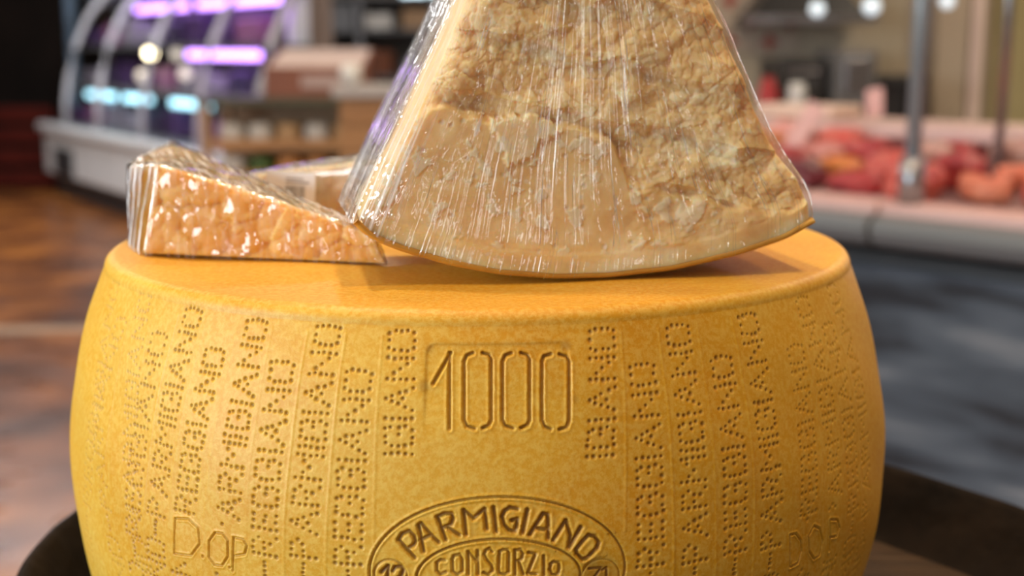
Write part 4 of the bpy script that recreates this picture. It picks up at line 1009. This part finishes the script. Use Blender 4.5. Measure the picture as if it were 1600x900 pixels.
for a_, b_ in zip(RS[:-1], RS[1:]):
    m = MB(); r0 = [m.bm.verts.new((a_+.025, y, z)) for y, z in curve]; r1 = [m.bm.verts.new((b_-.025, y, z)) for y, z in curve]
    for i in range(len(curve)-1): m.bm.faces.new((r0[i], r1[i], r1[i+1], r0[i+1]))
    m.build('curved_pane', M['glass'], CR, True)
violet = emitter('violet_tube', (.55, .27, 1), 6); cyan = emitter('cyan_reflection', (.42, .80, .95), 3.4)
for z, y0 in ((.93, .18), (1.26, .26), (1.60, .40)):
    MB().box((LB/2+.1, (y0+.64)/2, z), (LB+.1, .64-y0, .03)).build('shelf', M['grey'], CR)
for z, y0, x0, x1, mt in ((.905, .16, .80, 1.48, cyan), (.905, .16, 1.78, 2.35, cyan), (.905, .16, 2.85, 3.55, cyan), (.905, .16, 3.86, 4.2, violet), (1.235, .24, 3.0, 4.2, violet), (1.575, .38, 1.5, 2.6, violet), (1.575, .38, 2.85, 4.2, violet)):  # cyan bars stand in for reflections on the glass; violet ones are tubes
    MB().box(((x0+x1)/2, y0+.03, z-.028), (x1-x0, .05, .05), None, .012).build('glow_bar', mt, CR)
warm = emitter('warm_glow', (1, .86, .55), 14); warm2 = emitter('pale_glow', (1, .9, .75), .9)
for x, y, z, mt in ((2.02, .60, 1.215, warm), (2.9, .55, 1.075, warm2), (1.95, .55, 1.045, warm2), (2.55, .62, 1.21, warm2)):
    m = MB(); bmesh.ops.create_uvsphere(m.bm, u_segments=14, v_segments=8, radius=.042); o = m.build('round_glow', mt, CR, True); o.location = (x, y-.28, z)  # small glowing balls added behind the glass for its bright spots
MB().box((4.02, .62, 1.25), (.10, .12, 1.3), None, .01).build('end_post', M['white'], CR)
pk = [noisy('pack_violet', (.07, .03, .12), (.10, .05, .17), 6, .4), noisy('pack_dark', (.04, .03, .07), (.07, .05, .11), 6, .4), noisy('pack_pale', (.30, .27, .34), (.38, .34, .42), 6, .4), noisy('pack_rose', (.34, .12, .26), (.42, .18, .34), 6, .4)]
pn = ['violet', 'dark', 'pale', 'rose']
Rc = Matrix.Rotation(atan2(-.831, .556), 4, 'Z')
for zi, (z, y, lev) in enumerate(((.6205, .30, 'bottom deck'), (.9455, .42, 'lower shelf'), (1.2755, .47, 'middle shelf'), (1.6155, .53, 'upper shelf'))):
    for i in range(8):
        x = .30+i*.49; c = (i*3+zi*2+(i//3)) % 4; h_ = .13+.08*((i*7+zi*3) % 3)/2 if zi < 3 else .085
        m = MB().box((0, 0, h_/2), (.36, .18, h_), None, .03); o = m.build('wrapped_pack', pk[c])
        p = Rc @ Vector((x, y, 0)); o.location = (p.x-4.11, p.y+11.29, z); o.rotation_euler = (0, 0, atan2(-.831, .556))
        tag(o, f'{pn[c]} wrapped pack, {ORD[i]} from the left on the {lev} of the curved glass case', 'package', 'packs in the curved glass case')

# dark cupboard and post left of the case
dk = empty('dark_cupboard', (-5.45, 12.75, 0)); tag(dk, 'tall almost black cupboard at the far left edge', 'cupboard')
MB().box((0, 0, 1.35), (2.7, .6, 2.7)).build('carcass', M['darkwall'], dk)
for i in range(3):
    d_ = MB().box((-.88+i*.88, -.315, 1.35), (.84, .03, 2.5), None, .008).build('cupboard_door', M['darkwall'], dk)
    MB().tube([(-.52+i*.88, -.345, 1.2), (-.52+i*.88, -.345, 1.45)], .012, 8).build('handle', M['steel'], d_)
bp_ = MB().tube([(0, 0, 0), (0, 0, 2.2)], .05, 12).build('blue_post', noisy('blue_grey_paint', (.13, .20, .29), (.17, .25, .34), 4, .4)); bp_.location = (at(112, 50, 11.95).x, 11.95, 0); tag(bp_, 'slim blue-grey post between the dark cupboard and the case', 'post')
rb = empty('red_crate', (at(28, 200, 11.6).x, 11.7, 0)); tag(rb, 'dull red crate on the floor before the dark cupboard', 'crate')
for z in (.10, .29, .48, .67): MB().box((0, -.2, z), (.7, .02, .14), None, .004).build('slat', noisy('dull_red', (.05, .006, .004), (.075, .010, .006), 6, .8, spec=.1), rb)
MB().box((0, 0, .38), (.66, .36, .74)).build('crate_box', M['darkwall'], rb)

# ================================================================ wooden stands in the middle distance
M['oak'] = noisy('oak_boards', (.36, .17, .055), (.46, .24, .085), 4, .5, stretch=(1, 12, 12))
M['redwood'] = noisy('redwood', (.17, .050, .020), (.24, .075, .03), 5, .5, stretch=(1, 10, 10))
M['tan'] = noisy('tan_wood', (.34, .20, .10), (.42, .26, .14), 5, .55)
wc = empty('wooden_counter', (-.30, 5.85, 0)); tag(wc, 'oak-boarded counter with a grey top behind the cheese', 'counter')
MB().box((0, .02, .52), (.86, .6, 1.04)).build('carcass', M['tan'], wc)
for i in range(9): MB().box((0, -.292, .06+i*.115+.0), (.88, .022, .108), None, .004).build('board', M['oak'], wc)
MB().box((0, 0, 1.065), (.94, .68, .045), None, .006).build('counter_top', noisy('grey_top', (.40, .37, .36), (.46, .43, .41), 5, .4), wc)
rj = empty('red_jar', (at(676, 90, 5.7).x, 5.72, 1.0885)); tag(rj, 'dark red rounded jar standing on the oak counter', 'jar')
MB().lathe([(0, 0), (.05, 0), (.068, .04), (.07, .11), (.05, .17), (.034, .185), (0, .185)], 24).build('jar_body', noisy('dark_red_glaze', (.22, .012, .04), (.32, .03, .06), 5, .3), rj, True); MB().lathe([(0, 0), (.038, 0), (.038, .03), (0, .03)], 20, (0, 0, .185)).build('lid', noisy('pink_lid', (.55, .12, .16), (.6, .16, .2), 5, .4), rj, True)
# market stand: crate with a slanted paper-lined top above two shelves of produce
ms = empty('market_stand', (-1.10, 6.55, 0)); tag(ms, 'red-brown market stand with a slanted crate top and shelves of packs', 'stand')
for sx in (-.40, .38):
    for sy in (-.24, .22): MB().box((sx, sy, .49), (.045, .045, .98), None, .004).build('leg', M['tan'], ms)
MB().box((-.01, 0, .995), (.86, .54, .03)).build('stand_top', noisy('olive_board', (.05, .055, .025), (.08, .08, .035), 5, .5), ms)
cx, cw = .14, .48
MB().box((cx, -.215, 1.085), (cw, .022, .15), None, .004).build('crate_front', M['redwood'], ms)
for sx in (cx-cw/2, cx+cw/2):
    m = MB(); pts = [(-.22, 1.01), (.24, 1.01), (.24, 1.245), (-.22, 1.16)]
    a = [m.bm.verts.new((sx-.01, y, z)) for y, z in pts]; b = [m.bm.verts.new((sx+.01, y, z)) for y, z in pts]
    m.bm.faces.new(a[::-1]); m.bm.faces.new(b); [m.bm.faces.new((a[i], a[(i+1) % 4], b[(i+1) % 4], b[i])) for i in range(4)]; m.build('crate_side', M['redwood'], ms)
ln = MB().box((0, 0, 0), (cw-.03, .47, .02)).build('crate_lining', noisy('pale_lining', (.62, .47, .42), (.70, .55, .49), 5, .6), ms); ln.location = (cx, .012, 1.195); ln.rotation_euler = (atan2(.085, .46), 0, 0)
MB().box((cx+.03, -.229, 1.09), (.20, .004, .06)).build('sign_strip', noisy('sign_grey', (.36, .25, .23), (.42, .31, .28), 5, .5), ms)
for z in (.62, .78): MB().box((-.01, -.01, z), (.73, .42, .025)).build('shelf', M['oak'], ms)
for z in (.625, .785): MB().box((-.01, -.232, z), (.73, .02, .05)).build('shelf_lip', M['oak'], ms)
MB().box((-.01, .25, .49), (.80, .02, .96)).build('stand_back', M['tan'], ms)
pm = [noisy('pack_white', (.58, .55, .50), (.66, .62, .56), 8, .5), noisy('pack_orange', (.60, .24, .06), (.68, .32, .10), 8, .5), noisy('pack_tan', (.46, .27, .12), (.54, .34, .17), 8, .5), noisy('leafy_green', (.05, .10, .02), (.09, .16, .04), 12, .6)]
pnm = ['white', 'orange', 'tan', 'green']
for zi, (z, lev, seq) in enumerate(((.6335, 'lower', [0, 3, 1, 1, 2]), (.7935, 'upper', [0, 0, 2, 0, 2]))):
    for i, c in enumerate(seq):
        m = MB().box((0, 0, .045), (.115, .2, .09), None, .028); o = m.build('produce_pack', pm[c], None, True)
        o.location = (-1.11-.28+i*.14, 6.55-.10, z); tag(o, f'{pnm[c]} pack, {ORD[i]} from the left on the {lev} shelf of the market stand', 'package', 'packs on the market stand')
gb = MB(); bmesh.ops.create_uvsphere(gb.bm, u_segments=16, v_segments=10, radius=.05); g_ = gb.build('glass_ball', noisy('pale_glaze', (.62, .62, .60), (.7, .7, .68), 5, .2), None, True); g_.location = (-.80, 6.32, 1.0); 
g_.location = (-.70, 5.64, 1.138); tag(g_, 'small pale round pot at the left corner of the oak counter', 'pot')

# column, shelving and lit windows at the back
struct(MB().box((-1.49, 9.6, CEIL/2), (.30, .3, CEIL)).build('wall_column', noisy('rosy_beige', (.40, .29, .22), (.45, .33, .26), 2, .8)))
sh = empty('grey_shelving', (-1.0, 11.6, 0)); tag(sh, 'grey shelving unit below the bright windows at the back', 'shelving')
MB().box((0, .25, .85), (2.0, .03, 1.7)).build('back_panel', M['grey'], sh)
for sx in (-1, -.33, .33, 1): MB().box((sx, 0, .85), (.04, .5, 1.7)).build('upright', noisy('shelf_grey', (.25, .25, .26), (.31, .31, .32), 4, .5), sh)
for z in (.2, .6, 1.0, 1.4, 1.68): MB().box((0, 0, z), (2.0, .5, .03)).build('shelf', M['grey'], sh)
bxm = [M['tan'], M['redwood'], pm[0], M['grey']]; bnm = ['tan', 'red-brown', 'white', 'grey']
for zi, (z, lev) in enumerate(((1.0155, 'third'), (1.4155, 'fourth'), (.6155, 'second'))):
    for i in range(6):
        c = (i*2+zi+(i//2)) % 4; h_ = .13+.04*((i+zi) % 3); o = MB().box((0, 0, h_/2), (.24, .3, h_), None, .008).build('storage_box', bxm[c])
        x = -.83+i*.33; o.location = (-1.0+x, 11.55, z); tag(o, f'{bnm[c]} box, {ORD[i]} from the left on the {lev} shelf up of the grey shelving', 'box', 'boxes on the grey shelving')
day = emitter('window_daylight_pane', (.72, .90, 1), 2.6)
for i, (x0, x1, y0, y1) in enumerate(((626, 664, -30, 25), (670, 722, -30, 28), (676, 720, 34, 62))):
    a, b = at(x0, y1, 14.4), at(x1, y0, 14.4)
    fr = MB(); W_, H_ = b.x-a.x, b.z-a.z
    for c_, d_ in (((0, 0, H_/2+.02), (W_+.08, .05, .04)), ((0, 0, -H_/2-.02), (W_+.08, .05, .04)), ((-W_/2-.02, 0, 0), (.04, .05, H_)), ((W_/2+.02, 0, 0), (.04, .05, H_))): fr.box(c_, d_)
    f_ = struct(fr.build(f'window_{i+1}', M['grey'])); f_.location = ((a.x+b.x)/2, 14.46, (a.z+b.z)/2)
    MB().box((0, .01, 0), (W_, .02, H_)).build('pane', day if i < 2 else emitter('dim_window_pane', (.62, .72, .80), .8), f_)
